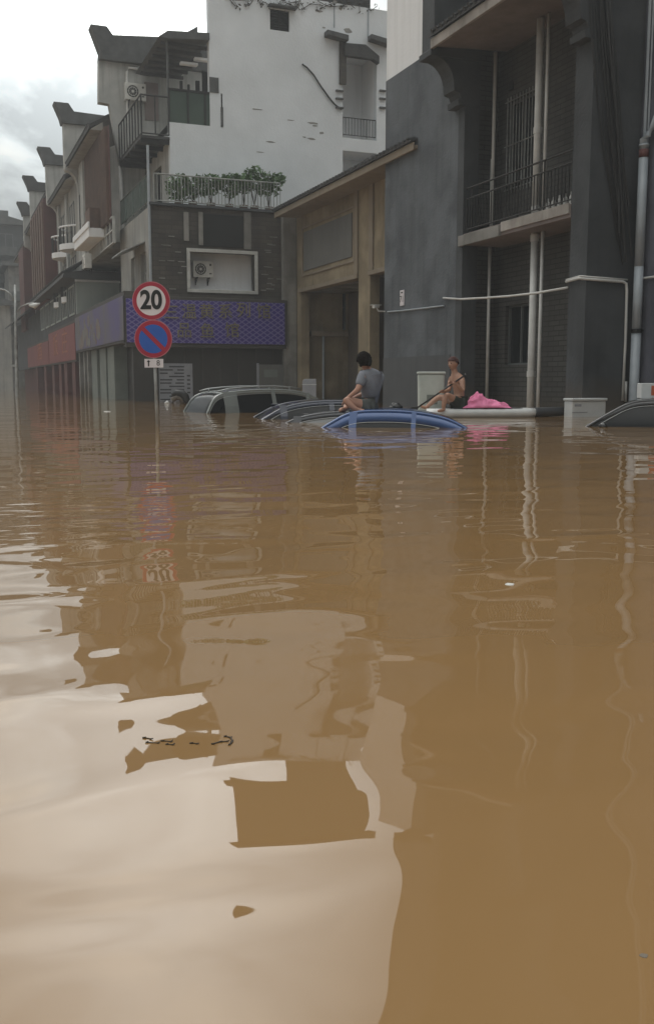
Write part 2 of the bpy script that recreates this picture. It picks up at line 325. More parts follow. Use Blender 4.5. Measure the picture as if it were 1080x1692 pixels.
# ------------------------------------------------------------------ water and road
def water_mat():
    m = bpy.data.materials.new('muddy_water'); m.use_nodes = True
    n, l = m.node_tree.nodes, m.node_tree.links; b = n['Principled BSDF']
    b.inputs['Roughness'].default_value = .012; b.inputs['IOR'].default_value = 1.72
    g = n.new('ShaderNodeNewGeometry')
    def noise(scale, sx, sy, det=2.0, rot=0, dist=0.0):
        mpp = n.new('ShaderNodeMapping'); mpp.vector_type = 'TEXTURE' if False else 'POINT'
        mpp.inputs['Rotation'].default_value = (0, 0, rot); mpp.inputs['Scale'].default_value = (sx, sy, 1); l.new(g.outputs['Position'], mpp.inputs[0])
        t = n.new('ShaderNodeTexNoise'); t.noise_dimensions = '2D'; t.inputs['Scale'].default_value = scale; t.inputs['Detail'].default_value = det; t.inputs['Roughness'].default_value = .42
        t.inputs['Distortion'].default_value = dist; l.new(mpp.outputs[0], t.inputs['Vector']); return t.outputs['Fac']
    def mth(op, a, bb, cc=None):
        x = n.new('ShaderNodeMath'); x.operation = op
        for i, v in enumerate((a, bb, cc)):
            if v is None: continue
            if hasattr(v, 'links'): l.new(v, x.inputs[i])
            else: x.inputs[i].default_value = v
        return x.outputs[0]
    A = noise(.75, 1, 1.1, 1, YAW)          # long lazy swell
    B = noise(2.1, .7, 1.2, 1, YAW+.3, .3)        # half-metre waves
    Cc = noise(7.0, .55, 1.3, 1.5, YAW-.2)     # small ripples
    D = noise(26.0, .6, 1.4, 1, YAW)
    # a rougher patch to the left where something has just passed
    dist = n.new('ShaderNodeVectorMath'); dist.operation = 'DISTANCE'; pc = P(20, 850, 'Z', 0); dist.inputs[1].default_value = pc
    l.new(g.outputs['Position'], dist.inputs[0])
    mk = n.new('ShaderNodeMapRange'); mk.inputs['From Min'].default_value = .3; mk.inputs['From Max'].default_value = 1.5; mk.inputs['To Min'].default_value = 1; mk.inputs['To Max'].default_value = 0
    l.new(dist.outputs['Value'], mk.inputs[0])
    msk = noise(.35, 1, 1, 2)                 # calm and ruffled areas
    mr2 = n.new('ShaderNodeMapRange'); mr2.inputs['From Min'].default_value = .4; mr2.inputs['From Max'].default_value = .62; mr2.inputs['To Min'].default_value = .15; mr2.inputs['To Max'].default_value = 1.0
    l.new(msk, mr2.inputs[0])
    sp = n.new('ShaderNodeSeparateXYZ'); l.new(g.outputs['Position'], sp.inputs[0])
    far = n.new('ShaderNodeMapRange'); far.inputs['From Min'].default_value = 2.2; far.inputs['From Max'].default_value = 7; l.new(sp.outputs[1], far.inputs[0])
    hA = mth('MULTIPLY', A, .015); hB = mth('MULTIPLY', B, .0115)
    ripk = mth('MULTIPLY_ADD', far.outputs[0], .00028, .00012); ripk = mth('MULTIPLY', ripk, mr2.outputs[0]); ripk = mth('MULTIPLY_ADD', mk.outputs[0], .0045, ripk)
    hC = mth('MULTIPLY', Cc, ripk)
    dk = mth('MULTIPLY', far.outputs[0], .00001); dk = mth('MULTIPLY_ADD', mk.outputs[0], .00015, dk)
    hD = mth('MULTIPLY', D, dk)
    kB = mth('MULTIPLY_ADD', far.outputs[0], -.42, 1.0); hB = mth('MULTIPLY', hB, kB)
    h = mth('ADD', mth('ADD', hA, hB), mth('ADD', hC, hD))
    bp = n.new('ShaderNodeBump'); bp.inputs['Strength'].default_value = 1; bp.inputs['Distance'].default_value = 1
    l.new(h, bp.inputs['Height']); l.new(bp.outputs[0], b.inputs['Normal'])
    # silt clouds in the water
    s = noise(.22, 1, 1, 3); mx = n.new('ShaderNodeMix'); mx.data_type = 'RGBA'
    mx.inputs['A'].default_value = (.252,.149,.060,1); mx.inputs['B'].default_value = (.212,.126,.055,1)
    l.new(s, mx.inputs['Factor']); l.new(mx.outputs['Result'], b.inputs['Base Color'])
    return m
m = MB(); m.face([(-400,-400,0),(400,-400,0),(400,400,0),(-400,400,0)])
tag(m.build('flood_water', water_mat()), 'smooth muddy brown flood water filling the street', 'flood water', kind='structure')
m = MB(); m.face([(-400,-400,-1.2),(400,-400,-1.2),(400,400,-1.2),(-400,400,-1.2)])
tag(m.build('road', mat('asphalt', (.05,.05,.05))), 'drowned road surface under the flood', 'road', kind='structure')
ZB = -1.19

# ------------------------------------------------------------------ generic building bits
def window(parent, axis, c, u0, u1, v0, v1, nu=2, nv=1, fr='frame', gl='dglass', fw_=.05, proud=.02, sill=None, label=None):
    m = MB(); m.pb(axis, c, u0, u1, v0, v0+fw_, -.1, proud); m.pb(axis, c, u0, u1, v1-fw_, v1, -.1, proud)
    m.pb(axis, c, u0, u0+fw_, v0+fw_, v1-fw_, -.1, proud); m.pb(axis, c, u1-fw_, u1, v0+fw_, v1-fw_, -.1, proud)
    for i in range(1, nu): x = u0+(u1-u0)*i/nu; m.pb(axis, c, x-fw_/2, x+fw_/2, v0+fw_, v1-fw_, -.08, proud-.01)
    for i in range(1, nv): z = v0+(v1-v0)*i/nv; m.pb(axis, c, u0+fw_, u1-fw_, z-fw_/2, z+fw_/2, -.07, proud-.013)
    f = m.build('window', M[fr], parent)
    m = MB(); m.pb(axis, c, u0+.01, u1-.01, v0+.01, v1-.01, -.06, -.04); m.build('pane', M[gl], f)
    if sill: m = MB(); m.pb(axis, c, u0-.08, u1+.08, v0-.1, v0, -.02, .12); m.build('sill', M[sill], f)
    return f
def railing(parent, axis, c, u0, u1, z0, z1, step=.12, mt='iron', r=.012, rail=.02, mid=None, name='railing', proud=0):
    m = MB()
    pt = lambda u, z: Vector((c, u, z)) if axis == 'X' else Vector((u, c, z))
    m.tube([pt(u0, z1), pt(u1, z1)], rail, 6); m.tube([pt(u0, z0+.08), pt(u1, z0+.08)], rail*.8, 6)
    if mid: m.tube([pt(u0, mid), pt(u1, mid)], rail*.8, 6)
    n = max(2, int(abs(u1-u0)/step)); top = mid or z1
    for i in range(n+1):
        u = u0+(u1-u0)*i/n; big = i % 8 == 0
        m.tube([pt(u, z0 if big else z0+.08), pt(u, z1 if big else top)], rail*.9 if big else r, 5, cap=False)
    return m.build(name, M[mt], parent)
def ac_unit(loc, facing='Y', label='', w=.85, h=.6):
    t = empty('air_conditioner', loc, label, 'air conditioner', 'air conditioner outdoor units', rz=0 if facing == 'Y' else -math.pi/2)
    m = MB(); m.box(-w/2, w/2, -.30, 0, 0, h); m.build('casing', M['ac'], t, local=True, bevel=.015)
    m = MB(); m.disc((-w*.13, h*.5), h*.40, -.315, -.3005, 28, h*.36); m.disc((-w*.13, h*.5), h*.27, -.312, -.3005, 28, h*.24); m.disc((-w*.13, h*.5), h*.08, -.316, -.3005, 16)
    for k in range(10):
        a = k*math.pi/5; c, s = math.cos(a), math.sin(a)
        m.tube([(-w*.13, -.307, h*.5), (-w*.13+c*h*.37, -.307, h*.5+s*h*.37)], .004, 4)
    g = m.build('fan_grille', M['ac'], t, local=True)
    m = MB(); m.disc((-w*.13, h*.5), h*.355, -.3035, -.3003, 28); m.build('fan_opening', M['black'], g, local=True)
    m = MB(); m.disc((w*.36, h*.78), h*.07, -.304, -.3002, 12); m.box(w*.3, w*.42, -.304, -.3002, h*.2, h*.28); m.build('badge', M['black'], t, local=True)
    for s in (-.3, .3):
        m = MB(); m.box(w*s-.02, w*s+.02, -.34, .02, -.04, -.002); m.box(w*s-.02, w*s+.02, -.02, .02, -.28, -.04); m.tube([(w*s, -.3, -.04), (w*s, 0, -.26)], .012, 5)
        m.build('bracket', M['iron'], t, local=True)
    return t
def textmesh(body, size, name, mt, parent, loc, axis='Y', ext=.006, sx=1.0, local=False, bold=0.0):
    cu = bpy.data.curves.new('t', 'FONT'); cu.body = body; cu.size = size; cu.offset = bold; cu.extrude = ext; cu.align_x = 'CENTER'; cu.align_y = 'CENTER'
    to = bpy.data.objects.new('t', cu); scene.collection.objects.link(to)
    dg = bpy.context.evaluated_depsgraph_get(); dg.update()
    me = bpy.data.meshes.new_from_object(to.evaluated_get(dg)); bpy.data.objects.remove(to)
    Mx = Matrix.Diagonal((sx, 1, 1, 1)); Mx = Matrix.Rotation(math.pi/2, 4, 'X') @ Mx
    if axis == 'X': Mx = Matrix.Rotation(-math.pi/2, 4, 'Z') @ Mx
    me.transform(Mx); me.materials.clear(); me.materials.append(M[mt])
    me.transform(Matrix.Translation(Vector(loc)))
    if not local:
        off, rz_ = OFF[parent.name]; me.transform(Matrix.Rotation(-rz_, 4, 'Z') @ Matrix.Translation(-off))
    me.name = name
    o = bpy.data.objects.new(name, me); scene.collection.objects.link(o); o.parent = parent; OFF[o.name] = OFF[parent.name]
    return o
def tiles(m, axis, c0, z0, c1, z1, u0, u1, pitch=.24, r=.06):
    # rows of round tiles running up a roof slope from the eave (c0,z0) to the ridge (c1,z1)
    n = int((u1-u0)/pitch)
    for i in range(n+1):
        u = u0+pitch*.5+i*pitch
        if u > u1: break
        a = (c0, u, z0) if axis == 'X' else (u, c0, z0); b = (c1, u, z1) if axis == 'X' else (u, c1, z1)
        m.tube([a, b], r, 6)
    return m

# ------------------------------------------------------------------ grey building on the right
XG, YE, YR, XB = 12.5, 17.1, 22.5, 13.62        # street face, near end wall, recess far side, recess back wall
YF = P(636, 300, 'X', XG).y                      # far corner
gb = empty('grey_building', (XG+2, 22, ZB), 'dark grey two storey house with recessed brick front and iron balcony', 'house')
zpaint = P(636, 135, 'X', XG).z
ztop = P(640, -55, 'X', XG).z
m = MB(); m.wallh('X', XG, .4, YR, YF, ZB, zpaint); m.box(XG+.4, XG+8, YF-.4, YF, ZB, zpaint)
m.build('street_wall', M['grey'], gb)
m = MB(); m.wallh('X', XG+.02, .38, YR, YF-.0, zpaint, ztop); m.box(XG+.4, XG+8, YF-.38, YF, zpaint, ztop); m.build('upper_wall', M['pale'], gb)
zmid = P(700, 588, 'X', XG).z
m = MB(); m.pb('X', XG, YR+.25, YF, ZB, zmid, .001, .02); m.build('plinth_render', mat('plinth', (.085,.09,.095), (.065,.07,.075), .7, .85, streak=.2), gb)
# corner pier of the recess, a hand proud and darker
m = MB(); m.box(XG-.03, XG+.4, YR-.32, YR-.001, ZB, 15); m.build('pier', M['dgrey'], gb)
zhi = 16.0
m = MB(); m.box(XG+.4, XB, YR-.02, YR+.2, ZB, zhi); m.build('recess_side_wall', M['brick'], gb)
# recess back wall with windows
wu0, wu1, wv0, wv1 = rect('X', XB, (835, 505), (874, 602))
bu = rect('X', XB, (838, 170), (880, 300))
du = rect('X', XB, (905, 130), (935, 265))
m = MB(); m.wallh('X', XB, .3, YE+.4, YR-.021, ZB, zhi, [(wu0, wu1, wv0, wv1), bu])
m.build('recess_wall', M['brick'], gb)
window(gb, 'X', XB+.12, wu0, wu1, wv0, wv1, 2, 1, 'frame', 'dglass')
w = window(gb, 'X', XB+.12, *bu, 2, 1, 'frame', 'dglass')
m = MB()
for i in range(9): u = bu[0]+(bu[1]-bu[0])*(i+.5)/9; m.tube([(XB-.03, u, bu[2]-.1), (XB-.03, u, bu[3]+.1)], .014, 6)
for z in (bu[2], bu[3], (bu[2]+bu[3])/2): m.tube([(XB-.03, bu[0]-.05, z), (XB-.03, bu[1]+.05, z)], .014, 6)
m.build('window_bars', M['steel'], w)
p = P(845, 142, 'X', XB); m = MB(); m.box(XB-.04, XB-.001, p.y-.1, p.y+.1, p.z-.1, p.z+.1); m.build('vent', M['black'], gb, bevel=.01)
# near pier and end wall facing the camera
XC = P(1047, 450, 'Y', YE).x
YP1 = P(940, 450, 'X', XG).y
m = MB(); m.box(XG, XG+1.1, YE+.001, YP1, ZB, 15); m.build('pier', M['dgrey'], gb)
m = MB(); m.box(XG+.001, XG+9, YE-.05, YE, ZB, zhi); m.box(XG+1.11, XG+9, YE+.001, YE+.4, ZB, zhi); m.build('end_wall', M['dgrey'], gb)
# carved corbels stepping out to carry the roof
def corbel(y0, y1, name='corbel', px_shift=0, ref=None):
    ref = y0
    pts = [(735,171),(750,171),(750,160),(747,150),(736,150),(734,142),(727,128),(716,112),(706,103),(690,97)]
    base = [P(a, b, 'Y', 22.2) for a, b in pts]
    X0 = base[1].x
    q = [(XG+.02+(p.x-X0), p.z) for p in base]
    lx = q[-1][0]; zt = q[-1][1]
    top = zt+7.5
    capx = lx-.62
    poly = [(XG+.39, q[0][1])] + [(XG+.05, q[0][1]), (XG-.22, q[0][1]), (XG-.24, q[0][1]+.14), (XG-.14, q[0][1]+.18), (XG-.2, q[0][1]+.30), (XG-.34, q[0][1]+.34), (XG-.36, q[0][1]+.46)]
    for k in range(9):
        a = k/8*math.pi/2
        poly.append((XG-.36-.55*(1-math.cos(a)), q[0][1]+.46+.62*math.sin(a)))
    return poly, q[0][1]+.46+.62, XG-.91
poly, zc, xc = corbel(0, 0)
for (ya, yb) in ((YR-.34, YR+.22), (YE-.06, YE+.46)):
    m = MB(); m.prism(poly+[(XG+.39, zc)], 'Y', ya, yb); m.build('corbel', M['dgrey'], gb, bevel=.015)
    m = MB(); m.prism([(XG+.39, zc+.001), (xc-.12, zc+.001), (xc-.12, zc+.14), (xc-.04, zc+.2), (xc-.04, zc+2.6), (xc-.22, zc+2.75), (xc-.5, zc+3.35), (xc-.1, zc+3.4), (xc+.1, zc+3.0), (XG+.39, zc+3.0)], 'Y', ya-.04, yb+.04)
    m.build('parapet_end', M['dgrey'], gb, bevel=.01)
    m = MB(); m.box(XG-.2, XG+8, ya, yb, zc+3.0, 23); m.build('gable_wall', M['dgrey'], gb)
m = MB(); m.box(XG-.12, XG+8, YR+.3, YF-1.6, ztop+.3, 25); m.build('attic_wall', M['grey'], gb)
# canopy roof over the recess
ev = P(709, 79, 'Y', YR-.4)
exx, ez = XG-1.0, P(709, 79, 'X', XG-1.0).z
yfar = P(709, 79, 'X', XG-1.0).y
yfar = min(yfar, YR+.0)
m = MB(); m.prism([(exx+.04, ez), (XB+.2, ez+.15), (XB+.2, ez+.25), (exx+.04, ez+.12)], 'Y', YE+.47, YR-.36)
m.build('soffit', M['soffit'], gb)
m = MB(); m.box(exx-.04, exx+.038, YE+.47, YR-.36, ez-.06, ez+.17); m.build('fascia', M['fascia'], gb, bevel=.01)
m = MB(); m.prism([(exx-.1, ez+.175), (XB+1.6, ez+2.1), (XB+1.6, ez+2.2), (exx-.1, ez+.24)], 'Y', YE+.47, YR-.36)
tiles(m, 'X', exx-.14, ez+.26, XB+1.6, ez+2.24, YE+.5, YR-.4, .22, .055)
m.build('tiled_roof', M['tile'], gb)
m = MB(); m.box(XB+.3, XG+8, YE+.41, YR+.2, ez+2.0, zc+5.3); m.build('upper_storey', M['dgrey'], gb)
# balcony
zs0 = P(937, 350, 'X', XG).z; zs1 = P(937, 338, 'X', XG).z
m = MB(); m.box(XG-.02, XB-.001, YP1+.001, YR-.33, zs1-.28, zs1); m.build('balcony_slab', M['soffit'], gb, bevel=.01)
yw = P(830, 370, 'X', XG).y
m = MB(); m.box(XG-.06, XG-.021, YP1+.02, yw, zs1-.2, zs1+.02); m.build('slab_edge', M['fascia'], gb, bevel=.008)
m = MB(); m.box(XG-.10, XG-.023, yw+.02, YR-.2, zs1-.3, zs1-.04); m.build('gutter', M['concrete'], gb, bevel=.01)
railing(gb, 'X', XG+.03, YP1+.03, YR-.4, zs1+.02, zs1+1.1, .13, 'iron', .014, .022, mid=zs1+.85)
# things on balcony: bicycle wheel-like bin, bottles
m = MB()
for i in range(5):
    y = YP1+.5+i*.22; m.tube([(XG+.35, y, zs1+.01), (XG+.35, y, zs1+.25), (XG+.35, y, zs1+.30), (XG+.35, y, zs1+.36)], [.05, .05, .02, .02], 8)
o = m.build('bottle_row', M['pvc'], None); recenter(o); tag(o, 'pale plastic bottles lined up behind the iron balcony railing', 'bottles', kind=None)
# pipes
def pipe(parent, pts, r, mt='pvc', name='pipe'):
    m = MB(); m.tube(pts, r, 12); return m.build(name, M[mt], parent, smooth=True)
XPp = 13.0
def vpipe(parent, X, pxa, pya, pxb, pyb, r, mt='pvc', name='downpipe', join=True):
    a = P(pxa, pya, 'X', X); b = P(pxb, pyb, 'X', X); y = (a.y+b.y)/2
    o = pipe(parent, [(X, y, b.z if b.z < a.z else a.z), (X, y, max(a.z, b.z))], r, mt, name)
    if join:
        m = MB(); z = min(a.z, b.z)+1.2
        while z < max(a.z, b.z): m.tube([(X, y, z-.06), (X, y, z+.06)], r*1.18, 12); z += 2.2
        m.build('pipe_collar', M[mt], o, smooth=False)
    return o
a = P(880, 500, 'X', XPp)
pipe(gb, [(XPp, a.y, ZB), (XPp, a.y, zs1-.281)], .085, name='downpipe'); pipe(gb, [(XPp, a.y, zs1+.001), (XPp, a.y, ez+.05)], .085, name='downpipe')
m = MB()
for z in (zs1-.4, zs1+.25, zs1+2.0, .9): m.tube([(XPp, a.y, z-.07), (XPp, a.y, z+.07)], .10, 12)
m.build('pipe_collar', M['pvc'], gb)
a = P(893, 500, 'X', XPp)
pipe(gb, [(XPp, a.y, ZB), (XPp, a.y, zs1-.281)], .04, name='downpipe'); pipe(gb, [(XPp, a.y, zs1+.001), (XPp, a.y, ez+.05)], .04, name='downpipe')
a = P(807, 500, 'Y', YR-.3); XQ = a.x
pipe(gb, [(XQ, a.y, .15), (XQ, a.y, zs1-.281)], .042, name='downpipe')
a = P(816, 180, 'Y', YR-.3); XQ = a.x; pipe(gb, [(XQ, a.y, zs1+.001), (XQ, a.y, ez+.1)], .045, name='downpipe')
a = P(808, 260, 'Y', YR-.3); pipe(gb, [(XQ-.05, a.y-.02, zs1+.001), (XQ-.05, a.y, zs1+1.9)], .02, name='downpipe')
a = P(760, 320, 'Y', YR-.05); b = P(757, 600, 'Y', YR-.05)
pipe(gb, [(a.x+.35, a.y-.03, a.z), (a.x+.02, a.y-.03, a.z), (a.x, a.y-.03, a.z-.05), (a.x-.01, a.y-.03, P(758,488,'Y',YR-.05).z)], .018, 'pvcg', 'conduit')
# horizontal conduits
def hz(pts, r, mt='pvc', X=XG-.06, name='conduit', axis='X'):
    return pipe(gb, [P(x, y, axis, X) for x, y in pts], r, mt, name)
hz([(640,515),(665,513),(700,509),(733,505)], .022, 'pvcg', XG-.03)
hz([(732,492),(760,494),(800,492),(840,489),(885,484),(937,475)], .026, 'pvc', XG-.06)
hz([(805,492),(775,493),(764,497),(760,510),(759,592)], .024, 'pvc', YR-.06, 'conduit', 'Y')
ptl = [P(935, 465, 'X', XG-.05), P(957, 459, 'X', XG-.05)]
ye = YE-.10
pipe(gb, [ptl[0], ptl[1], P(961, 460, 'Y', ye), P(1000, 463, 'Y', ye), P(1028, 465, 'Y', ye), P(1034, 468, 'Y', ye), P(1035, 480, 'Y', ye), P(1033, 560, 'Y', ye), P(1028, 662, 'Y', ye)], .03, 'pvc', 'conduit')
pipe(gb, [P(935, 462, 'X', XG-.05), P(957, 456, 'X', XG-.05), P(961, 456, 'Y', ye), P(1000, 459, 'Y', ye), P(1036, 462, 'Y', ye)], .018, 'pvc', 'conduit')
pipe(gb, [P(1033.5, 630, 'Y', ye), P(1033, 664, 'Y', ye)], .03, 'pvc', 'conduit')
# number plaque and camera
pl = P(665, 492, 'X', XG); t = empty('wall_plaque', (XG-.02, pl.y, pl.z), 'small white number plaque fixed high on the dark grey wall', 'plaque')
m = MB(); m.box(XG-.03, XG-.002, pl.y-.13, pl.y+.13, pl.z-.22, pl.z+.22); m.build('plate', M['signw'], t, bevel=.008)
textmesh('71', .26, 'number', 'postert', t, (XG-.034, pl.y, pl.z-.04), 'X', .002)
m = MB(); m.box(XG-.034, XG-.031, pl.y-.06, pl.y+.06, pl.z+.13, pl.z+.17); m.build('badge', M['postert'], t)
pc = P(631, 505, 'X', XG-.3)
t = empty('security_camera', (XG-.02, YF-.05, pc.z), 'white security camera at the far corner of the grey house', 'security camera')
m = MB(); m.tube([(XG-.40, YF-.1, pc.z), (XG-.18, YF+.02, pc.z+.03)], .05, 10); m.box(XG-.44, XG-.14, YF-.11, YF+.06, pc.z+.05, pc.z+.065); m.build('housing', M['pvc'], t)
m = MB(); m.tube([(XG-.25, YF-.03, pc.z-.03), (XG-.22, YF-.05, pc.z-.12), (XG-.01, YF-.08, pc.z-.13)], .02, 8); m.build('bracket', M['pvc'], t)
# hanging cables
m = MB()
for k in range(14):
    x0 = 972+k*2.4+random.uniform(-3, 3); x1 = 1028+random.uniform(-8, 14)*(.5+k/14); ymax = random.uniform(330, 440)
    pts = []; bow = random.uniform(-8, 14)
    for i in range(13):
        s = i/12; pts.append(P(x0+(x1-x0)*s**1.5+bow*math.sin(s*math.pi), -120+s*(ymax+120), 'Y', YE-.08-random.uniform(0, .02)-.012*k))
    m.tube(pts, random.choice([.012, .018, .026]), 5)
o = m.build('cable_bundle', M['black']); recenter(o); tag(o, 'sagging bundle of black cables down the dark end wall', 'cables')

# ------------------------------------------------------------------ bluish grey building at the right edge
bb = empty('bluish_building', (XC+2, 12, ZB), 'bluish grey house wall at the right edge with a fat drainpipe', 'house')
m = MB(); m.wallh('X', XC, .4, 4, YE-.051, ZB, 15); m.build('wall', M['bgrey'], bb)
yy = P(1062, 200, 'X', XC-.14)
a = P(1068, 130, 'X', XC-.05); m = MB(); m.tube([(XC-.05, YE-.22, ZB), (XC-.05, YE-.22, 14)], .035, 8); m.tube([(XC-.03, YE-.30, ZB), (XC-.03, YE-.30, 14)], .02, 8); m.build('conduit', M['pvcg'], bb)
a = P(1063, 260, 'X', XC-.16); b = P(1057, 440, 'X', XC-.16); yp = P(1059, 350, 'X', XC-.16).y
m = MB(); m.tube([(XC-.16, yp, b.z), (XC-.16, yp, a.z)], .095, 14); m.build('drainpipe', M['pvcg'], bb, smooth=True)
zl = P(1055, 545, 'X', XC-.16).z
m = MB(); m.tube([(XC-.16, yp, ZB), (XC-.16, yp, zl)], .10, 14); m.tube([(XC-.16, yp, zl+.001), (XC-.16, yp, b.z-.001)], .095, 14); m.build('drainpipe', M['concrete'], bb, smooth=True).data.materials[0] = M['pvcg']
m = MB(); m.tube([(XC-.16, yp, zl-.06), (XC-.16, yp, zl+.02)], .115, 14); m.box(XC-.28, XC-.001, yp-.03, yp+.03, zl-.03, zl+.02); m.build('clamp', M['iron'], bb)
m = MB(); m.tube([(XC-.16, yp, a.z+.001), (XC-.16, yp, a.z+.16)], .10, 14); m.build('red_coupling', M['maroon'], bb, smooth=True)
m = MB(); m.tube([(XC-.16, yp, a.z+.161), (XC-.16, yp, a.z+.36), (XC-.14, yp-.06, a.z+.45), (XC-.08, yp-.15, a.z+.56), (XC-.02, yp-.2, a.z+.9)], [.09, .09, .085, .07, .04], 12); m.tube([(XC-.16, yp, a.z+.22), (XC-.16, yp, a.z+.26)], .105, 14)
m.build('pipe_elbow', M['pvcg'], bb, smooth=True)
m = MB(); m.tube([P(1048, 461, 'X', XC-.05), P(1080, 457, 'X', XC-.05), P(1130, 450, 'X', XC-.05)], .024, 8); m.build('conduit', M['pvc'], bb)

# ------------------------------------------------------------------ tan building
XT = 13.35; YG = 37.3; YGW = 38.9
tb = empty('tan_building', (XT+2, 33, ZB), 'tan low building with open bays and a sloping tiled eave', 'building')
YT1 = YG-.35; YT0 = YF-1.5
zt = P(503, 481, 'X', XT).z                         # underside of the beam
zev = P(470, 360, 'X', XT).z
u1 = P(497, 470, 'X', XT).y
b1 = P(592, 460, 'X', XT).y; b2 = P(611, 460, 'X', XT).y
m = MB(); m.wallh('X', XT, .35, YT0, YT1, ZB, zev+.1, [(b1, u1, ZB-1, zt), (YT0+.5, b2, ZB-1, zt)]); m.build('wall', M['tan'], tb)
# pilaster and panel mouldings
def moulding(parent, u0, u1_, v0, v1, w=.07, d=.05, mt='tan_trim', axis='X', c=None):
    c = XT if c is None else c
    m = MB(); m.pb(axis, c, u0, u1_, v0, v0+w, .001, d); m.pb(axis, c, u0, u1_, v1-w, v1, .001, d); m.pb(axis, c, u0, u0+w, v0+w, v1-w, .001, d); m.pb(axis, c, u1_-w, u1_, v0+w, v1-w, .001, d)
    return m.build('moulding', M[mt], parent, bevel=.01)
m = MB(); m.pb('X', XT, b1-.02, u1+.15, zt-.02, zt+.12, .001, .09); m.pb('X', XT, YT0, b2+.02, zt-.02, zt+.12, .001, .09); m.build('beam_trim', M['tan_trim'], tb, bevel=.01)
m = MB(); m.pb('X', XT, b1-.01, b1+.28, zt+.13, zev-.1, .001, .06); m.pb('X', XT, b2-.30, b2+.01, zt+.13, zev-.1, .001, .06); m.build('pilaster', M['tan_trim'], tb, bevel=.01)
pz0 = P(503, 450, 'X', XT).z; pz1 = P(503, 378, 'X', XT).z
pa = P(503, 450, 'X', XT); pb_ = P(582, 430, 'X', XT)
m = MB(); m.pb('X', XT, pb_.y, pa.y, pa.z+.05, P(585,350,'X',XT).z, .001, .04); m.build('sign_panel', M['panel'], tb)
moulding(tb, pb_.y-.2, pa.y+.2, pa.z-.15, P(585,350,'X',XT).z+.2)
# eave
eo = XT-.95; ze = P(455, 358, 'X', eo).z; ye1 = P(455, 358, 'X', eo).y
ye1 = min(ye1, YGW-.05)
m = MB(); m.prism([(eo, ze), (XT+.3, ze+.02), (XT+.3, ze+.12), (eo, ze+.10)], 'Y', YT0-.6, ye1); m.build('soffit', M['tan_trim'], tb)
m = MB(); m.box(eo-.05, eo-.001, YT0-.62, ye1+.02, ze-.04, ze+.17); m.build('fascia', M['tan_trim'], tb, bevel=.01)
m = MB(); m.prism([(eo-.12, ze+.175), (XT+4, ze+1.5), (XT+4, ze+1.6), (eo-.12, ze+.24)], 'Y', YT0-.6, ye1)
tiles(m, 'X', eo-.15, ze+.25, XT+4, ze+1.62, YT0-.55, ye1, .26, .05); m.build('tiled_roof', M['tile'], tb)
# inside the bays
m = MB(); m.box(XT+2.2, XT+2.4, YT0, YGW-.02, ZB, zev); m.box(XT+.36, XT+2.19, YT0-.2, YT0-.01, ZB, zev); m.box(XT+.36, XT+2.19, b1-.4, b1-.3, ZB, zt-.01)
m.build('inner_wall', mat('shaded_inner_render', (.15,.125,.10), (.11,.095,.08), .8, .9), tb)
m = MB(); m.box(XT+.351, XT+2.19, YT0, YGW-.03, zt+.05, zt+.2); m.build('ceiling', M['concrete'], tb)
# camera-facing inner wall at the far side of the bay, with its window
YI = YT1-.05
ir = rect('Y', YI, (566, 470), (594, 545))
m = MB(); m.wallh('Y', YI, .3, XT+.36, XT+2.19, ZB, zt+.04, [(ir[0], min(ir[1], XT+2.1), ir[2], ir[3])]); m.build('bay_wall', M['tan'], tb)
window(tb, 'Y', YI+.1, ir[0], min(ir[1], XT+2.1), ir[2], ir[3], 1, 2, 'frame', 'dglass')
a = P(534, 600, 'Y', YI-.1); m = MB(); m.tube([(a.x, YI-.1, ZB), (a.x, YI-.1, P(534,556,'Y',YI).z)], .05, 8); m.build('downpipe', M['pvcg'], tb)
m = MB(); m.box(XT+.5, XT+2.1, YI-.25, YI-.001, P(560,552,'Y',YI).z-.1, P(560,552,'Y',YI).z+.1); m.build('ledge', M['tan_trim'], tb)
# left corner downpipe between tan house and the corner shop
m = MB(); m.box(XT-.55, XT-.02, YT1+.0, YT1+.3, ZB, zev); m.build('corner_pillar', M['concrete'], tb)

# ------------------------------------------------------------------ white corner house
def pxY(px, Y, py=400): return P(px, py, 'Y', Y).x
def pzY(py, Y, px=400): return P(px, py, 'Y', Y).z
wh = empty('white_corner_house', (10, YG+4, ZB), 'tall white house with blank gable wall above a dark brick corner shop', 'house')
XL = pxY(250, YG); XRt = pxY(476, YG)
zter = pzY(345, YG, 350)
# brick block
hr = rect('Y', YG, (313, 415), (421, 482))
m = MB(); m.wallh('Y', YG, .3, XL, XRt+.6, ZB, zter, [hr]); m.build('brick_wall', M['oldbrick'], wh)
m = MB(); m.wallh('Y', YG+.75, .1, hr[0]-.1, hr[1]+.1, hr[2]-.1, hr[3]+.1); m.box(hr[0]-.1, hr[1]+.1, YG+.301, YG+.749, hr[2]-.1, hr[2]-.01); m.build('niche_back', M['pale'], wh)
moulding(wh, hr[0]-.12, hr[1]+.12, hr[2]-.1, hr[3]+.12, .13, .06, 'white_frame', 'Y', YG)
a = P(333, 459, 'Y', YG+.70); ac_unit((a.x, YG+.72, a.z), 'Y', 'white air conditioner in the framed niche of the brick wall', .80, .62)
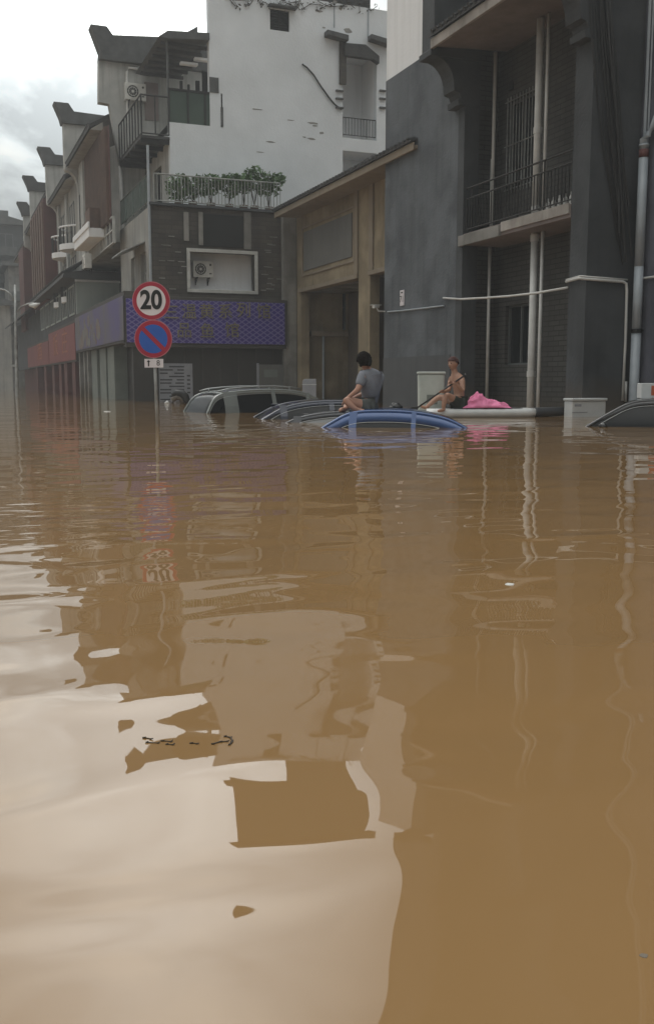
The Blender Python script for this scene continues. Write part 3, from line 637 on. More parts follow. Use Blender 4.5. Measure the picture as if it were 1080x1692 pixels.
# flat near-black sheet, its colour standing in for the recess depth above the niche
dr = rect('Y', YG, (328, 350), (402, 410))
m = MB(); m.pb('Y', YG, dr[0], dr[1], dr[2], dr[3]-.05, .001, .03); m.build('dark_recess_sheet', M['dark'], wh)
m = MB(); 
for (x, w_, ya, yb) in ((307, 9, 350, 398), (408, 12, 350, 412), (331, 8, 350, 405)):
    r_ = rect('Y', YG, (x-w_/2, ya), (x+w_/2, yb)); MB().pb('Y', YG, r_[0], r_[1], r_[2], r_[3], .031, .08).build('brick_strip', M['concrete'], wh)
m = MB(); random.seed(3)
for k in range(26):
    x = random.choice([random.uniform(262, 306), random.uniform(430, 468)]); y = random.choice([390, 405, 415, 430, 440, 452, 460, 470, 478])+random.uniform(-2, 2)
    r_ = rect('Y', YG, (x-random.uniform(3, 7), y-1), (x+random.uniform(3, 7), y+1)); MB().pb('Y', YG, r_[0], r_[1], r_[2], r_[3], .001, .02+k*.0004).build('pale_brick', M['concrete'], wh)
# brick block street side
zs_side = zter
sd = [rect('X', XL, (216, 428), (224, 480)), rect('X', XL, (232, 420), (242, 480))]
m = MB(); m.wallh('X', XL, .3, YG+.001, 44, ZB, zs_side, sd); m.build('side_wall', M['cream'], wh)
for s in sd: window(wh, 'X', XL+.15, *s, 1, 2, 'white_frame', 'dglass')
m = MB(); a = P(212, 425, 'X', XL); m.prism([(XL-.9, a.z-.25), (XL-.001, a.z+.15), (XL-.001, a.z+.2), (XL-.9, a.z-.2)], 'Y', YG+1.2, YG+3.6); m.build('awning', M['steel'], wh)
m = MB(); m.tube([(XL-.07, YG-.07, P(248,480,'Y',YG).z-.2), (XL-.07, YG-.07, pzY(240, YG, 245))], .05, 8); m.build('downpipe', M['pvcg'], wh)
# terrace deck, railings
m = MB(); m.box(XL+.301, XRt+.59, YG+.301, YGW-.01, zter-.3, zter-.001); m.build('terrace_deck', M['concrete'], wh)
m = MB(); m.box(XL-.08, XRt-.1, YG-.14, YG+.32, zter+.0, zter+.10); m.build('terrace_coping', M['dgrey'], wh)
XLR = pxY(256, YG); XRR = pxY(463, YG)
railing(wh, 'Y', YG-.02, XLR, XRR, zter+.10, zter+1.15, .13, 'railw', .016, .028)
railing(wh, 'X', XL-.02, YG+.1, 43.5, zter+.10, zter+1.15, .2, 'glass_green', .016, .028)
# white gable wall (its outline stepped like a Hui parapet), loggia openings at its right
z = lambda py, px=450: pzY(py, YGW, px)
x = lambda px, py=300: P(px, py, 'Y', YGW).x
xr = x(640)+.6
lg1 = (x(566, 150), x(622, 150), z(230, 600), z(86, 600)); lg2 = (x(566, 270), x(622, 270), z(330, 600), z(251, 600))
vw = (x(446, 32), x(478, 32), z(50, 462), z(15, 462))
xs_lo, xs_up = x(281, 250), x(345, 60)
zstep = z(205, 320)
def solid(u, v):
    if u > xr or v < ZB: return False
    for h in (lg1, lg2, vw):
        if h[0] < u < h[1] and h[2] < v < h[3]: return False
    if v < zstep: return u > xs_lo
    if v < z(-12): return u > xs_up
    return False
m = MB(); m.wall('Y', YGW, .3, [xs_lo, xs_up, x(495,-40), x(380,-100), x(618,-100), x(610,-40), xr]+[h[i] for h in (lg1, lg2, vw) for i in (0, 1)], [ZB, zstep, z(-12)]+[h[i] for h in (lg1, lg2, vw) for i in (2, 3)], solid)
m.build('gable_wall', M['white'], wh)
m = MB(); m.box(x(495,-50), x(612,-50), YGW, YGW+.3, z(-12)+.001, z(-68)); m.box(x(380,-100), x(622,-100), YGW, YGW+.3, z(-68), z(-170)); m.prism([(x(365,-165), z(-170)+.001), (x(372,-185), z(-190)), (x(480,-190), z(-200)), (x(640,-200), z(-215)), (x(640,-165), z(-170)+.001)], 'Y', YGW-.35, YGW+.6); m.build('darkened_parapet', M['tile'], wh)  # wall neck and top coloured dark to deepen their reflection in the water
m = MB(); m.prism([(x(362,-66), z(-74)), (x(380,-66), z(-68)), (x(500,-66), z(-68)), (x(500,-66), z(-80)), (x(362,-66), z(-80))], 'Y', YGW-.3, YGW-.001); m.build('string_course', M['tile'], wh)
m = MB(); m.box(x(640,0)-.02, xr+3, YGW+.3, YGW+.6, ZB, z(-12)); m.build('back_wall', M['white'], wh)
# louvred vent
window(wh, 'Y', YGW+.1, *vw, 2, 8, 'iron', 'dark', .035)
m = MB(); m.pb('Y', YGW, vw[0]-.1, vw[1]+.25, vw[3]+.03, vw[3]+.09, -.02, .3); m.build('vent_hood', M['capt'], wh)
# loggias
def loggia(l, door=True):
    x0, x1, v0, v1 = l
    m = MB(); m.box(x0-.2, x1+.2, YGW+1.6, YGW+1.7, v0-.1, v1+.1); m.box(x0-.1, x0-.01, YGW+.301, YGW+1.599, v0, v1); m.box(x1+.01, x1+.1, YGW+.301, YGW+1.599, v0, v1)
    m.box(x0-.1, x1+.1, YGW+.301, YGW+1.6, v0-.12, v0-.01); m.box(x0-.1, x1+.1, YGW+.301, YGW+1.6, v1+.01, v1+.1)
    m.build('loggia_walls', M['pale'], wh)
loggia(lg1); loggia(lg2)
m = MB(); m.box(lg1[0]+.001, lg1[0]+.5, YGW+1.5, YGW+1.59, z(192,580), z(118,580)); m.build('loggia_door', M['dark'], wh)
m = MB(); m.box(lg2[0]+.001, lg2[0]+.6, YGW+1.5, YGW+1.59, z(330,580), z(272,580)); m.build('loggia_door', M['dark'], wh)
railing(wh, 'Y', YGW+.05, lg1[0]+.02, lg1[1]-.02, z(228,600)+.01, z(196,600), .13, 'iron', .014, .022)
# arched hood over loggia
pts = [(lg1[0], z(78,600)), (x(600,76), z(76,600)), (lg1[1], z(92,600)), (lg1[1], z(104,600)), (x(612,98), z(98,600)), (lg1[0]+.0, z(98,600))]
m = MB(); m.prism(pts, 'Y', YGW-.25, YGW-.001); m.build('hood', M['tile'], wh)
def smallroof(pa, pb2, name='canopy'):
    a = P(*pa, 'Y', YGW); b = P(*pb2, 'Y', YGW)
    m = MB(); m.prism([(a.x, a.z), (b.x, b.z), (b.x, b.z-.22), (a.x, a.z-.2)], 'Y', YGW-.4, YGW-.001); m.build(name, M['capt'], wh, bevel=.02)
smallroof((535, 53), (570, 62)); smallroof((607, 60), (640, 70))
r_ = rect('Y', YGW, (560, 62), (570, 140)); m = MB(); m.pb('Y', YGW, r_[0], r_[1], r_[2], r_[3], .001, .12); m.build('carved_bracket', M['oldbrick'], wh)
m = MB()
for yy in (150, 163, 178): 
    for (xa, xb) in ((554, 566), (626, 636)):
        r_ = rect('Y', YGW, (xa, yy-2), (xb, yy+2)); m.pb('Y', YGW, r_[0], r_[1], r_[2], r_[3], .001, .1)
m.build('step_brackets', M['capt'], wh)
pipe(wh, [P(a, b, 'Y', YGW-.05) for a, b in ((499,105),(507,111),(518,123),(530,142),(543,160),(553,172),(564,180))], .03, 'iron', 'cable')
m = MB(); r_ = rect('Y', YGW, (551,0), (552.5,45)); m.pb('Y', YGW, r_[0], r_[1], r_[2], z(-12), .001, .03); r_ = rect('Y', YGW, (607,0), (608.5,60)); m.pb('Y', YGW, r_[0], r_[1], r_[2], z(-12), .001, .03); m.build('cable', M['pvcg'], wh)
# scars where render has come off
m = MB(); random.seed(11)
for (px, py, w_, h_) in ((516,203,18,3),(520,207,10,3),(531,219,6,4),(514,229,12,4),(503,226,6,2),(480,198,14,1.5),(447,234,14,2),(430,251,12,1.6),(424,180,20,1.6),(575,50,14,6),(528,18,10,3),(492,8,6,5),(553,3,8,6),(563,12,7,7),(535,45,5,3)):
    c_ = P(px, py, 'Y', YGW); n_ = 9; sx, sz = w_/1600*39/2*1.2, h_/1600*39/2*1.2
    pts = [(c_.x+sx*math.cos(2*math.pi*k/n_)*random.uniform(.6,1.2), c_.z+sz*math.sin(2*math.pi*k/n_)*random.uniform(.6,1.2)) for k in range(n_)]
    MB().prism(pts, 'Y', YGW-.006, YGW-.001).build('render_scar', M['cream'], wh)
# street face of the white block and its side balcony
XS = xs_lo; YH = 44.0
m = MB(); m.wallh('X', XS, .3, YGW+.301, YH-.01, zter, zstep, [rect('X', XS, (253, 285), (268, 345))]); m.build('street_wall', M['white_old'], wh)
r_ = rect('X', XS, (253, 285), (268, 345)); window(wh, 'X', XS+.15, *r_, 1, 1, 'frame', 'dark')
XO = P(233, 226, 'Y', YGW).x; zd = P(281, 228, 'Y', YGW).z
m = MB(); m.box(XO, XS-.001, YGW, YH-.1, zd-.06, zd+.04); m.build('balcony_deck', M['tile'], wh)
for k in range(5): y_ = YGW+.1+k*1.15; MB().box(XO, XS-.001, y_, y_+.1, zd-.22, zd-.061).build('deck_beam', M['iron'], wh)
railing(wh, 'X', XO+.03, YGW+.02, YH-.15, zd+.04, P(281,160,'Y',YGW).z, .55, 'iron', .03, .035)
railing(wh, 'Y', YGW+.03, XO+.04, XS-.02, zd+.04, P(281,160,'Y',YGW).z, .4, 'iron', .03, .035)
# upper roof terrace: glass balustrade on the step
zst = zstep
m = MB(); m.box(xs_lo+.02, x(368,180), YGW+.05, YGW+.09, zst+.02, z(152,320)); 
g_ = m.build('balustrade_glass', M['glass_green'], wh)
m = MB()
for px in (282, 313, 341, 368): m.box(x(px)-.03, x(px)+.03, YGW+.0, YGW+.12, zst+.001, z(150,320)+.03)
m.box(xs_lo, x(369,180), YGW+.02, YGW+.1, z(152,320)+.001, z(150,320)+.04); m.build('balustrade_posts', M['iron'], wh)
m = MB(); m.box(x(346,140), x(361,140), YGW-.03, YGW-.001, z(152,350), z(127,350)); m.box(x(364,150), x(368,160), YGW-.03, YGW-.001, z(207,350), z(175,350)); m.build('edge_box', M['capt'], wh)
m = MB(); m.box(xs_lo, xs_up+.5, YGW+.31, YH-.02, zst-.3, zst-.01); m.build('upper_terrace_deck', M['concrete'], wh)
# clutter and posts under the pergola
m = MB(); r_ = rect('Y', YGW+.1, (275, 65), (281, 205)); m.box(r_[0], r_[1], YGW+.13, YGW+.25, r_[2], r_[3]); m.build('pergola_post', M['capt'], wh)
zp0 = z(60, 278); 
pA = P(345, 57, 'Y', YGW+.15); pB = P(253, 60, 'Y', YGW+.15); pC = P(278, 48, 'Y', YGW+.15)
m = MB(); m.prism([(x(262,60), z(60,262)), (x(276,52), z(51,276)), (x(345,58), z(55,345)), (x(345,58), z(66,345)), (x(276,62), z(64,276))], 'Y', YGW-.1, YH-.3); m.build('pergola_roof', M['capt'], wh)
for k in range(6): MB().box(x(268,60), x(345,60), YGW+.3+k*.8, YGW+.42+k*.8, z(72,300)-.0, z(66.5,300)).build('pergola_rafter', M['tile'], wh)
# tiled gable roof rising behind
m = MB(); m.prism([(x(276,40), z(52,276)), (x(347,18), z(14,347)), (x(347,55), z(52,347))], 'Y', YGW+2.0, YH); m.build('tiled_roof', M['capt'], wh)
m = MB()
for (px, py, w_, h_) in ((298, 148, 5, 26), (325, 150, 7, 30), (338, 140, 12, 40), (310, 152, 4, 22)):
    c_ = P(px, py, 'Y', YGW+1.5); m.box(c_.x-w_*.012, c_.x+w_*.012, YGW+1.3, YGW+1.4, c_.z-h_*.012, c_.z+h_*.012)
m.build('hanging_clothes', M['dark'], wh, bevel=.02)
m = MB()
for (px, py) in ((325, 62), (312, 105), (335, 98)):
    c_ = P(px, py, 'Y', YGW+.8); m.box(c_.x-.35, c_.x+.35, YGW+.7, YGW+.95, c_.z-.05, c_.z+.05)
m.build('tube_light', M['pale'], wh, bevel=.02)

# terrace plants
def leafclump(m, c, r, n, s0=.06, s1=.13, up_=.3):
    for k in range(n):
        d = Vector((random.gauss(0, 1), random.gauss(0, .6), random.gauss(0, .8))); d = d.normalized()*r*random.random()**.45
        p = Vector(c)+d; s = random.uniform(s0, s1)
        a = Vector((random.gauss(0,1), random.gauss(0,1), random.gauss(0,.7))).normalized(); b = a.cross(Vector((random.gauss(0,1), random.gauss(0,1), random.gauss(0,1)))).normalized()
        m.face([p-a*s, p+b*s*.42, p+a*s, p-b*s*.42])
random.seed(21)
plants = [(295,310,.42,.75,'bushy green pot plant rising above the left end of the pale railing'),(318,312,.3,.45,'small leafy pot plant second from the left behind the railing'),(348,306,.34,.55,'round green pot plant above the air conditioner niche'),
          (378,309,.32,.5,'leafy pot plant over the dark recess sheet, middle of the railing'),(402,305,.3,.5,'pot plant with arching stems right of the railing middle'),(420,296,.40,.6,'tall leafy pot plant with long stems near the right railing end'),(444,306,.38,.55,'sprawling pot plant trailing over the right end of the railing')]
for (px, py, r, hgt, lab) in plants:
    yb = YG+.45; c_ = P(px, py, 'Y', yb)
    t = empty('potted_plant', (c_.x, yb, zter+.0), lab, 'plant', 'plants on the brick block terrace')
    m = MB(); m.tube([(c_.x, yb, zter+.01), (c_.x, yb, zter+.3)], [.13, .18], 12); m.build('pot', M['pot'], t)
    m = MB()
    for k in range(6):
        a = random.uniform(0, 6.3); e_ = Vector((c_.x+math.cos(a)*r*.9, yb+math.sin(a)*r*.5, c_.z+random.uniform(-.2, .35)))
        m.tube([(c_.x, yb, zter+.28), ((c_.x+e_.x)/2, (yb+e_.y)/2, (zter+.4+e_.z)/2+.15), e_], .012, 4)
    m.build('stems', M['leafd'], t)
    m = MB(); leafclump(m, (c_.x, yb-.1, c_.z+.0), r*1.3, 270); 
    for k in range(4): leafclump(m, (c_.x+random.uniform(-.5,.5), yb-.2, c_.z+random.uniform(-.35,.4)), r*.5, 45)
    m.build('foliage', M['leaf'], t)
random.seed(5)
m = MB()
for k in range(9):
    px = 372+k*27; pts = [P(px+random.uniform(-10,14)+j*7, -8+abs(math.sin(j*.9+k))*14+random.uniform(-3,6)+k*.8, 'Y', YGW-.04) for j in range(5)]
    m.tube(pts, .015, 4)
    for p_ in pts: leafclump(m, p_, .16, 5, .04, .09)
o = m.build('dead_vine', M['leafd']); recenter(o); tag(o, 'withered vine creeping along the top of the white gable', 'vine')

# shop sign on the brick block, facing the water
YS = YG-.45
sr = rect('Y', YS, (205, 487), (475, 571))
t = empty('shop_sign', ((sr[0]+sr[1])/2, YS, sr[2]), 'long blue lattice shop sign with dull gold characters on brick corner', 'shop sign', 'shop signs')
m = MB(); m.box(sr[0], sr[1], YS, YG-.001, sr[2], sr[3]); m.build('sign_box', M['signframe'], t, bevel=.02)
m = MB(); m.box(sr[0]+.06, sr[1]-.12, YS-.02, YS-.001, sr[2]+.04, sr[3]-.12); m.build('lattice_panel', M['lattice'], t)
for ch, px, py in [('三', 283, 517), ('温', 312, 516), ('黄', 341, 516), ('系', 372, 516), ('列', 402, 514), ('馆', 435, 516), ('品', 304, 547), ('鱼', 342, 548), ('馆', 383, 547)]:
    c_ = P(px, py, 'Y', YS); textmesh(ch, .62, 'character', 'gold', t, (c_.x, YS-.04, c_.z), 'Y', .02, 1.0)
# shop front below the sign
m = MB(); m.box(sr[0]+.3, XL-.001, YG-.3, YG, ZB, sr[2]-.001); m.build('shopfront_return', M['darkfront'], wh)
m = MB(); m.pb('Y', YG, XL, XRt-.3, ZB, sr[2]-.001, .001, .12); 
m.build('shopfront', M['darkfront'], wh)
m = MB()
for k in range(9):
    xx = XL+.4+k*.72; m.pb('Y', YG, xx, xx+.05, ZB, sr[2]-.05, .121, .15)
m.build('shutter_ribs', M['signframe'], wh)
m = MB(); m.box(sr[0]+.05, sr[1]-.05, YS+.02, YG-.002, sr[2]-.12, sr[2]-.001); m.build('sign_soffit', M['signframe'], wh)
# poster beside the sign post
pr = rect('Y', YG-.2, (262, 600), (319, 668))
t = empty('notice_board', ((pr[0]+pr[1])/2, YG-.2, pr[2]), 'tall grey notice board with ragged lines of text behind the sign post', 'notice board')
m = MB(); m.box(pr[0], pr[1], YG-.2, YG-.152, -.5, pr[3]); m.build('panel', M['poster'], t)
m = MB(); random.seed(2)
for k in range(11):
    zz = pr[3]-.12-k*.125; 
    for (a0, a1) in (((.03, random.uniform(.25,.42)), (.45+random.uniform(0,.1), .74)) if k % 3 else ((.3, .75),)):
        m.box(pr[0]+(pr[1]-pr[0])*a0, pr[0]+(pr[1]-pr[0])*a1, YG-.206, YG-.2005, zz-.03, zz+.02)
m.box(pr[1]-.17, pr[1]-.1, YG-.206, YG-.2005, pr[3]-.75, pr[3]-.45) if False else None
for k in range(5): m.box(pr[1]-.22, pr[1]-.1, YG-.206, YG-.2005, pr[3]-.5-k*.16, pr[3]-.44-k*.16)
m.build('printed_lines', M['postert'], t)
pr = rect('Y', YG-.2, (426, 602), (472, 634))
t = empty('notice_board', ((pr[0]+pr[1])/2, YG-.2, pr[2]), 'small faded poster panel on the shopfront above the silver car', 'notice board')
m = MB(); m.box(pr[0], pr[1], YG-.2, YG-.152, 0.1, pr[3]); m.build('panel', M['panel'], t)
m = MB(); m.box(pr[0]-.06, pr[0]+.03, YG-.24, YG-.201, 0.0, pr[3]+.05); m.build('edge_strip', M['poster'], t)
m = MB(); m.box(pr[0]+.25, pr[1]-.35, YG-.21, YG-.2005, pr[3]-.5, pr[3]-.2); m.build('picture', M['shutter'], t)

# street-side sign (purple) beyond the corner, on an overhanging box
XSg = sr[0]
Y51 = 51.0
def street_sign(y0, y1, pa, pb2, mt, label, letters=None, frame='signframe'):
    a = P(*pa, 'X', XSg); b = P(*pb2, 'X', XSg)
    t = empty('shop_sign', (XSg, (y0+y1)/2, b.z), label, 'shop sign', 'shop signs')
    m = MB(); m.box(XSg, XSg+.5, y0, y1, b.z, a.z); m.build('sign_box', M[frame], t)
    m = MB(); m.box(XSg-.03, XSg-.001, y0+.12, y1-.12, b.z+.1, a.z-.16); m.build('banner', M[mt], t)
    return t, a.z, b.z
FOODM = mat('food_blotches', (.15,.10,.085), (.15,.15,.14), 1.3, .6, contrast=.08)
t, za, zb = street_sign(YG-.44, Y51, (125, 520), (125, 583), 'purplesign', 'faded purple street banner with blotchy food picture, left of the lattice sign')
m = MB(); random.seed(9)
for k in range(30):
    y_ = random.uniform(42.5, 49.5); z_ = random.uniform(zb+.3, za-.5); s = random.uniform(.12, .38); n_ = 8
    MB().prism([(y_+s*1.6*math.cos(2*math.pi*j/n_), z_+s*math.sin(2*math.pi*j/n_)) for j in range(n_)], 'X', XSg-.036-.002*k/30, XSg-.031).build('food_blotch', FOODM, t)
if 0: m.build('food_picture', mat('food_blotches', (.20,.13,.09), (.08,.09,.075), 1.3, .6, contrast=.08), t)
t, rz1, rz0 = street_sign(Y51+.02, 64, (125, 527), (125, 597), 'redsign', 'red street banner with faint characters beyond the purple banner')
for i, ch in enumerate('饭庄'): textmesh(ch, 1.4, 'character', 'orangelet', t, (XSg-.04, 60-i*4.5, (rz0+rz1)/2), 'X', .004, 2.0)
t, _, _ = street_sign(64.02, 80, (125, 540), (125, 597), 'redsign', 'hazy brownish red banner farthest down the street')
textmesh('酒', 1.3, 'character', 'orangelet', t, (XSg-.04, 70, (rz0+rz1)/2-.1), 'X', .004, 3.0)

# shop fronts under street signs
sf = empty('shop_row_front', (XSg+1, 55, ZB), 'row of shuttered shopfronts and pillars under the street banners', 'shopfronts')
m = MB(); m.wallh('X', XSg+.8, .2, YG+.1, 92, ZB, zb+.0); m.build('shopfront', M['darkfront'], sf)
for y_ in (41, 43.2, 45.8): MB().box(XSg+.25, XSg+.79, y_, y_+1.7, ZB, zb-.001).build('shutter', M['shutter'], sf)
for y_ in (47.6, 48.8, 50.5): MB().box(XSg+.1, XSg+.6, y_, y_+.35, ZB, zb-.001).build('pillar', M['concrete'], sf)
for y_ in (52, 55.5, 58.2, 62, 67, 73): MB().box(XSg+.05, XSg+.6, y_, y_+1.3, ZB, zb-.001).build('red_pillar', M['maroon'], sf)

# ------------------------------------------------------------------ terrace houses down the street
XH = 7.15; XPp2 = 6.5
def horsehead(t, Y, ztip, deep=3.3, th=.5, wallmat='white_old', xo=XPp2, capm='capt'):
    zc_ = ztip-1.0                               # corner of the wall under the cap
    zcb = zc_-2.2                                # corbel level
    poly = [(XH+.2, ZB), (XH, ZB), (XH, zcb-1.0)]
    for k in range(6): a = k/5*math.pi/2; poly.append((XH-(XH-xo-.05)*(1-math.cos(a)), zcb-1.0+.9*math.sin(a)))
    poly += [(xo, zcb), (xo, zc_), (XH+deep, zc_), (XH+deep, ZB)]
    m = MB(); m.prism(poly, 'Y', Y, Y+th); m.build('party_wall', M[wallmat], t)
    m = MB(); m.prism([(xo-.08, zc_+.001), (xo-.15, zc_+.3), (xo-.45, zc_+1.0), (xo+.28, zc_+1.0), (xo+.55, zc_+.62), (XH+deep, zc_+.5), (XH+deep, zc_+.001)], 'Y', Y-.15, Y+th+.15); m.build('horse_head_cap', M[capm], t, bevel=.02)
def eave(t, y0, y1, ze_, xo=6.55, rise=2.0, deep=3.3, soff='cream'):
    m = MB(); m.prism([(xo, ze_), (XH+deep, ze_+rise), (XH+deep, ze_+rise+.2), (xo, ze_+.16)], 'Y', y0, y1); tiles(m, 'X', xo-.03, ze_+.17, XH+deep, ze_+rise+.2, y0+.05, y1, .3, .06); m.build('tiled_roof', M['tile'], t)
    m = MB(); m.prism([(xo+.05, ze_-.06), (XH-.001, ze_-.06), (XH-.001, ze_+.3), (xo+.12, ze_-.005)], 'Y', y0+.01, y1-.01); m.build('soffit', M[soff], t)

# House A (next to the corner house)
ha = empty('terrace_house', (8, 48, ZB), 'white terrace house with brown louvred bay nearest the corner house', 'house', 'terrace houses with horse head gables')
zA = P(148, 42, 'Y', YH).z
# gable wall A is broad and faces the camera behind the roof terrace
zcA = zA-1.0
xg = lambda px, py=150: P(px, py, 'Y', YH).x
m = MB(); pts = [(xg(345), ZB), (xg(203), ZB), (xg(201,300), P(200,280,'Y',YH).z), (xg(181,200), P(190,172,'Y',YH).z), (xg(163,170), P(163,168,'Y',YH).z), (xg(163,100), zcA-.35), (xg(345), zcA-.35)]
m.prism(pts, 'Y', YH, YH+.4); m.build('gable_wall', M['white_old'], ha)
m = MB(); m.prism([(xg(163,95), zcA-.349), (xg(164,80), zcA), (xg(148,42), zA), (xg(175,42), zA), (xg(185,60), P(185,60,'Y',YH).z), (xg(345,66), P(345,66,'Y',YH).z), (xg(345,66), zcA-.349)], 'Y', YH-.25, YH+.5); m.build('horse_head_cap', M['capt'], ha, bevel=.02)
m = MB(); r_ = rect('Y', YH, (207,112), (212,240)); m.tube([(r_[0], YH-.12, r_[2]), (r_[0]+.03, YH-.12, r_[3]-.2), (r_[0]+.12, YH-.12, r_[3]), (r_[0]+.5, YH-.1, r_[3])], .05, 8); m.build('downpipe', M['pvc'], ha)
a = P(222, 168, 'Y', YH); ac_unit((a.x, YH-.02, a.z), 'Y', 'air conditioner high on the aged wall beside the roof terrace', .9, .7)
m = MB(); r_ = rect('Y', YH, (238,135), (262,200)); m.pb('Y', YH, r_[0], r_[1], r_[2], r_[3], .001, .05); m.build('door', M['soffit'], ha)
m = MB(); m.tube([(xg(198,280), YH-.12, P(198,275,'Y',YH).z), (xg(204,380), YH-.12, P(204,480,'Y',YH).z-1)], .09, 10); m.build('downpipe', M['pvc'], ha, smooth=True)
# facade A
def facade(t, y0, y1, zt_, holes, mt='cream', x_=None):
    m = MB(); m.wallh('X', XH if x_ is None else x_, .25, y0, y1, ZB, zt_, holes); m.build('facade', M[mt], t)
zE = zcA-3.0; zbal = P(178, 342, 'X', XH-.7).z
ra1 = rect('X', XH, (178, 200), (163, 325)); 
m = MB(); m.wallh('X', XH, .25, YH+.41, 53, P(150,432,'X',XH).z, zE); m.build('facade', M['cream'], ha)
xlow = P(199, 450, 'Y', 51.0).x
m = MB(); m.box(XH+.251, xlow+.3, YH+.41, 53, P(150,432,'X',XH).z, P(150,432,'X',XH).z+.3); m.build('overhang', M['concrete'], ha)
m = MB(); m.wallh('X', xlow, .25, YH+.41, 53, ZB, P(150,432,'X',XH).z); m.build('lower_wall', M['dgrey'], ha)
eave(ha, YH+.6, 52.9, zE)
m = MB(); y_ = ra1[0]
while y_ < 49.5: m.box(XH-.16, XH-.021, y_, y_+.10, zbal+.01, zE-.2); y_ += .28
m.build('louvres', M['brown'], ha)
m = MB(); m.box(XH-.02, XH-.001, ra1[0]-.3, 49.6, zbal+.01, zE-.2); m.build('louvre_backing', M['maroon'], ha)
m = MB(); m.box(XH-.7, XH-.001, 45, 50, zbal-.4, zbal); m.box(XH-.75, XH-.65, 44.9, 50.1, zbal-.02, zbal+.25); m.build('balcony', M['pale'], ha, bevel=.03)
m = MB(); m.box(XH-.6, XH-.17, 45.2, 46.6, zbal+.01, zbal+.9); m.box(XH-.5, XH-.17, 47.0, 48.3, zbal+.01, zbal+.6); m.build('stacked_timber', M['brown'], ha)
r_ = rect('X', XH-.03, (186,356), (166,418)); window(ha, 'X', XH-.03, *r_, 4, 2, 'white_frame', 'dglass')
m = MB(); m.box(XH-.12, XH-.001, 50.6, 51.6, P(150,432,'X',XH).z, zE-.1); m.build('pilaster', M['white_old'], ha, bevel=.02)
window(ha, 'X', XH-.03, 51.75, 52.6, zE-4.2, zE-1.4, 1, 2, 'frame', 'dglass')
a = P(188, 414, 'X', XH-.1); ac_unit((XH-.45, 46.5, a.z-.3), 'X', 'air conditioner on the brackets of the louvred terrace house', .9, .65)

# House B
zB_ = P(120, 171, 'Y', 53).z
hb = empty('terrace_house', (8, 57, ZB), 'white terrace house with stacked round-topped balconies, second in the row', 'house', 'terrace houses with horse head gables')
horsehead(hb, 53.05, zB_); zE = zB_-1-2.6
facade(hb, 53.56, 62, zE, []); eave(hb, 53.6, 61.9, zE)
for i, zz in enumerate((zE-3.1, zE-5.9)):
    for (ya, yb2) in ((54.4, 57.0), (58.2, 60.9)):
        ym = (ya+yb2)/2; n_ = 10; arc = [(XH-.001-.75*math.sin(math.pi*k/n_), ya+(yb2-ya)*k/n_) for k in range(n_+1)]
        b_ = MB().prism(arc, 'Z', zz-.3, zz).build('balcony', M['pale'], hb)
        MB().tube([(p_[0]+.03, p_[1], zz+.9) for p_ in arc], .05, 6).build('handrail', M['pale'], b_)
        m = MB()
        for p_ in arc[1:-1]: m.tube([(p_[0]+.03, p_[1], zz), (p_[0]+.03, p_[1], zz+.9)], .03, 5)
        m.build('balusters', M['iron'], b_)
        window(hb, 'X', XH-.02, ya+.4, yb2-.4, zz+.05, zz+2.2, 2, 1, 'frame', 'dglass')
for ya in (57.3, 61.1): m = MB(); m.box(XH-.14, XH-.001, ya, ya+.6, ZB, zE-.1); m.build('pilaster', M['white_old'], hb, bevel=.02)
# House C
zC = P(90, 244, 'Y', 62).z
hc = empty('terrace_house', (8, 68, ZB), 'terrace house with dark maroon timber bay and horse head gable, third along', 'house', 'terrace houses with horse head gables')
horsehead(hc, 62.05, zC); zE = zC-1-1.6
facade(hc, 62.56, 73, zE, [], 'cream'); eave(hc, 62.6, 73, zE)
m = MB(); m.box(XH-.75, XH-.001, 63.4, 72.6, zE-6.2, zE-.1); m.build('timber_bay', M['maroon'], hc)
m = MB()
for k in range(6): m.box(XH-.82, XH-.751, 63.6+k*1.5, 64.3+k*1.5, zE-6.0, zE-.3)
m.build('bay_shutters', M['brown'], hc)
for k in range(3): window(hc, 'X', XH-.02, 64+k*3, 65.6+k*3, zE-8.8, zE-6.8, 2, 1, 'frame', 'dglass')
# House D, E
zD = P(62, 291, 'Y', 73).z
hd = empty('terrace_house', (8, 76, ZB), 'dark red bayed terrace house with pale cap wall, fourth along', 'house', 'terrace houses with horse head gables')
horsehead(hd, 73.05, zD, capm='tile'); zE = zD-1-2.2; facade(hd, 73.56, 79, zE, [], 'maroon'); eave(hd, 73.6, 79, zE)
for k in range(2):
    for j in range(3): window(hd, 'X', XH-.03, 74.2+k*2.4, 75.6+k*2.4, zE-3.0-j*3.2, zE-1.2-j*3.2, 2, 1, 'frame', 'dglass')
zE5 = P(50, 334, 'Y', 79).z
he = empty('terrace_house', (8, 85, ZB), 'farthest terrace house, maroon wall end and hooked grey cap', 'house', 'terrace houses with horse head gables')
horsehead(he, 79.05, zE5, capm='tile'); zE = zE5-1-2.0; facade(he, 79.56, 92, zE, [], 'maroon'); eave(he, 79.6, 92, zE)
m = MB(); m.box(XPp2-.1, XH-.001, 79.6, 84, zE-6.5, zE-.2); m.build('timber_bay', M['maroon'], he)
for k in range(3): window(he, 'X', XH-.03, 85+k*2.2, 86.4+k*2.2, zE-3.2, zE-1.2, 2, 1, 'frame', 'dglass')

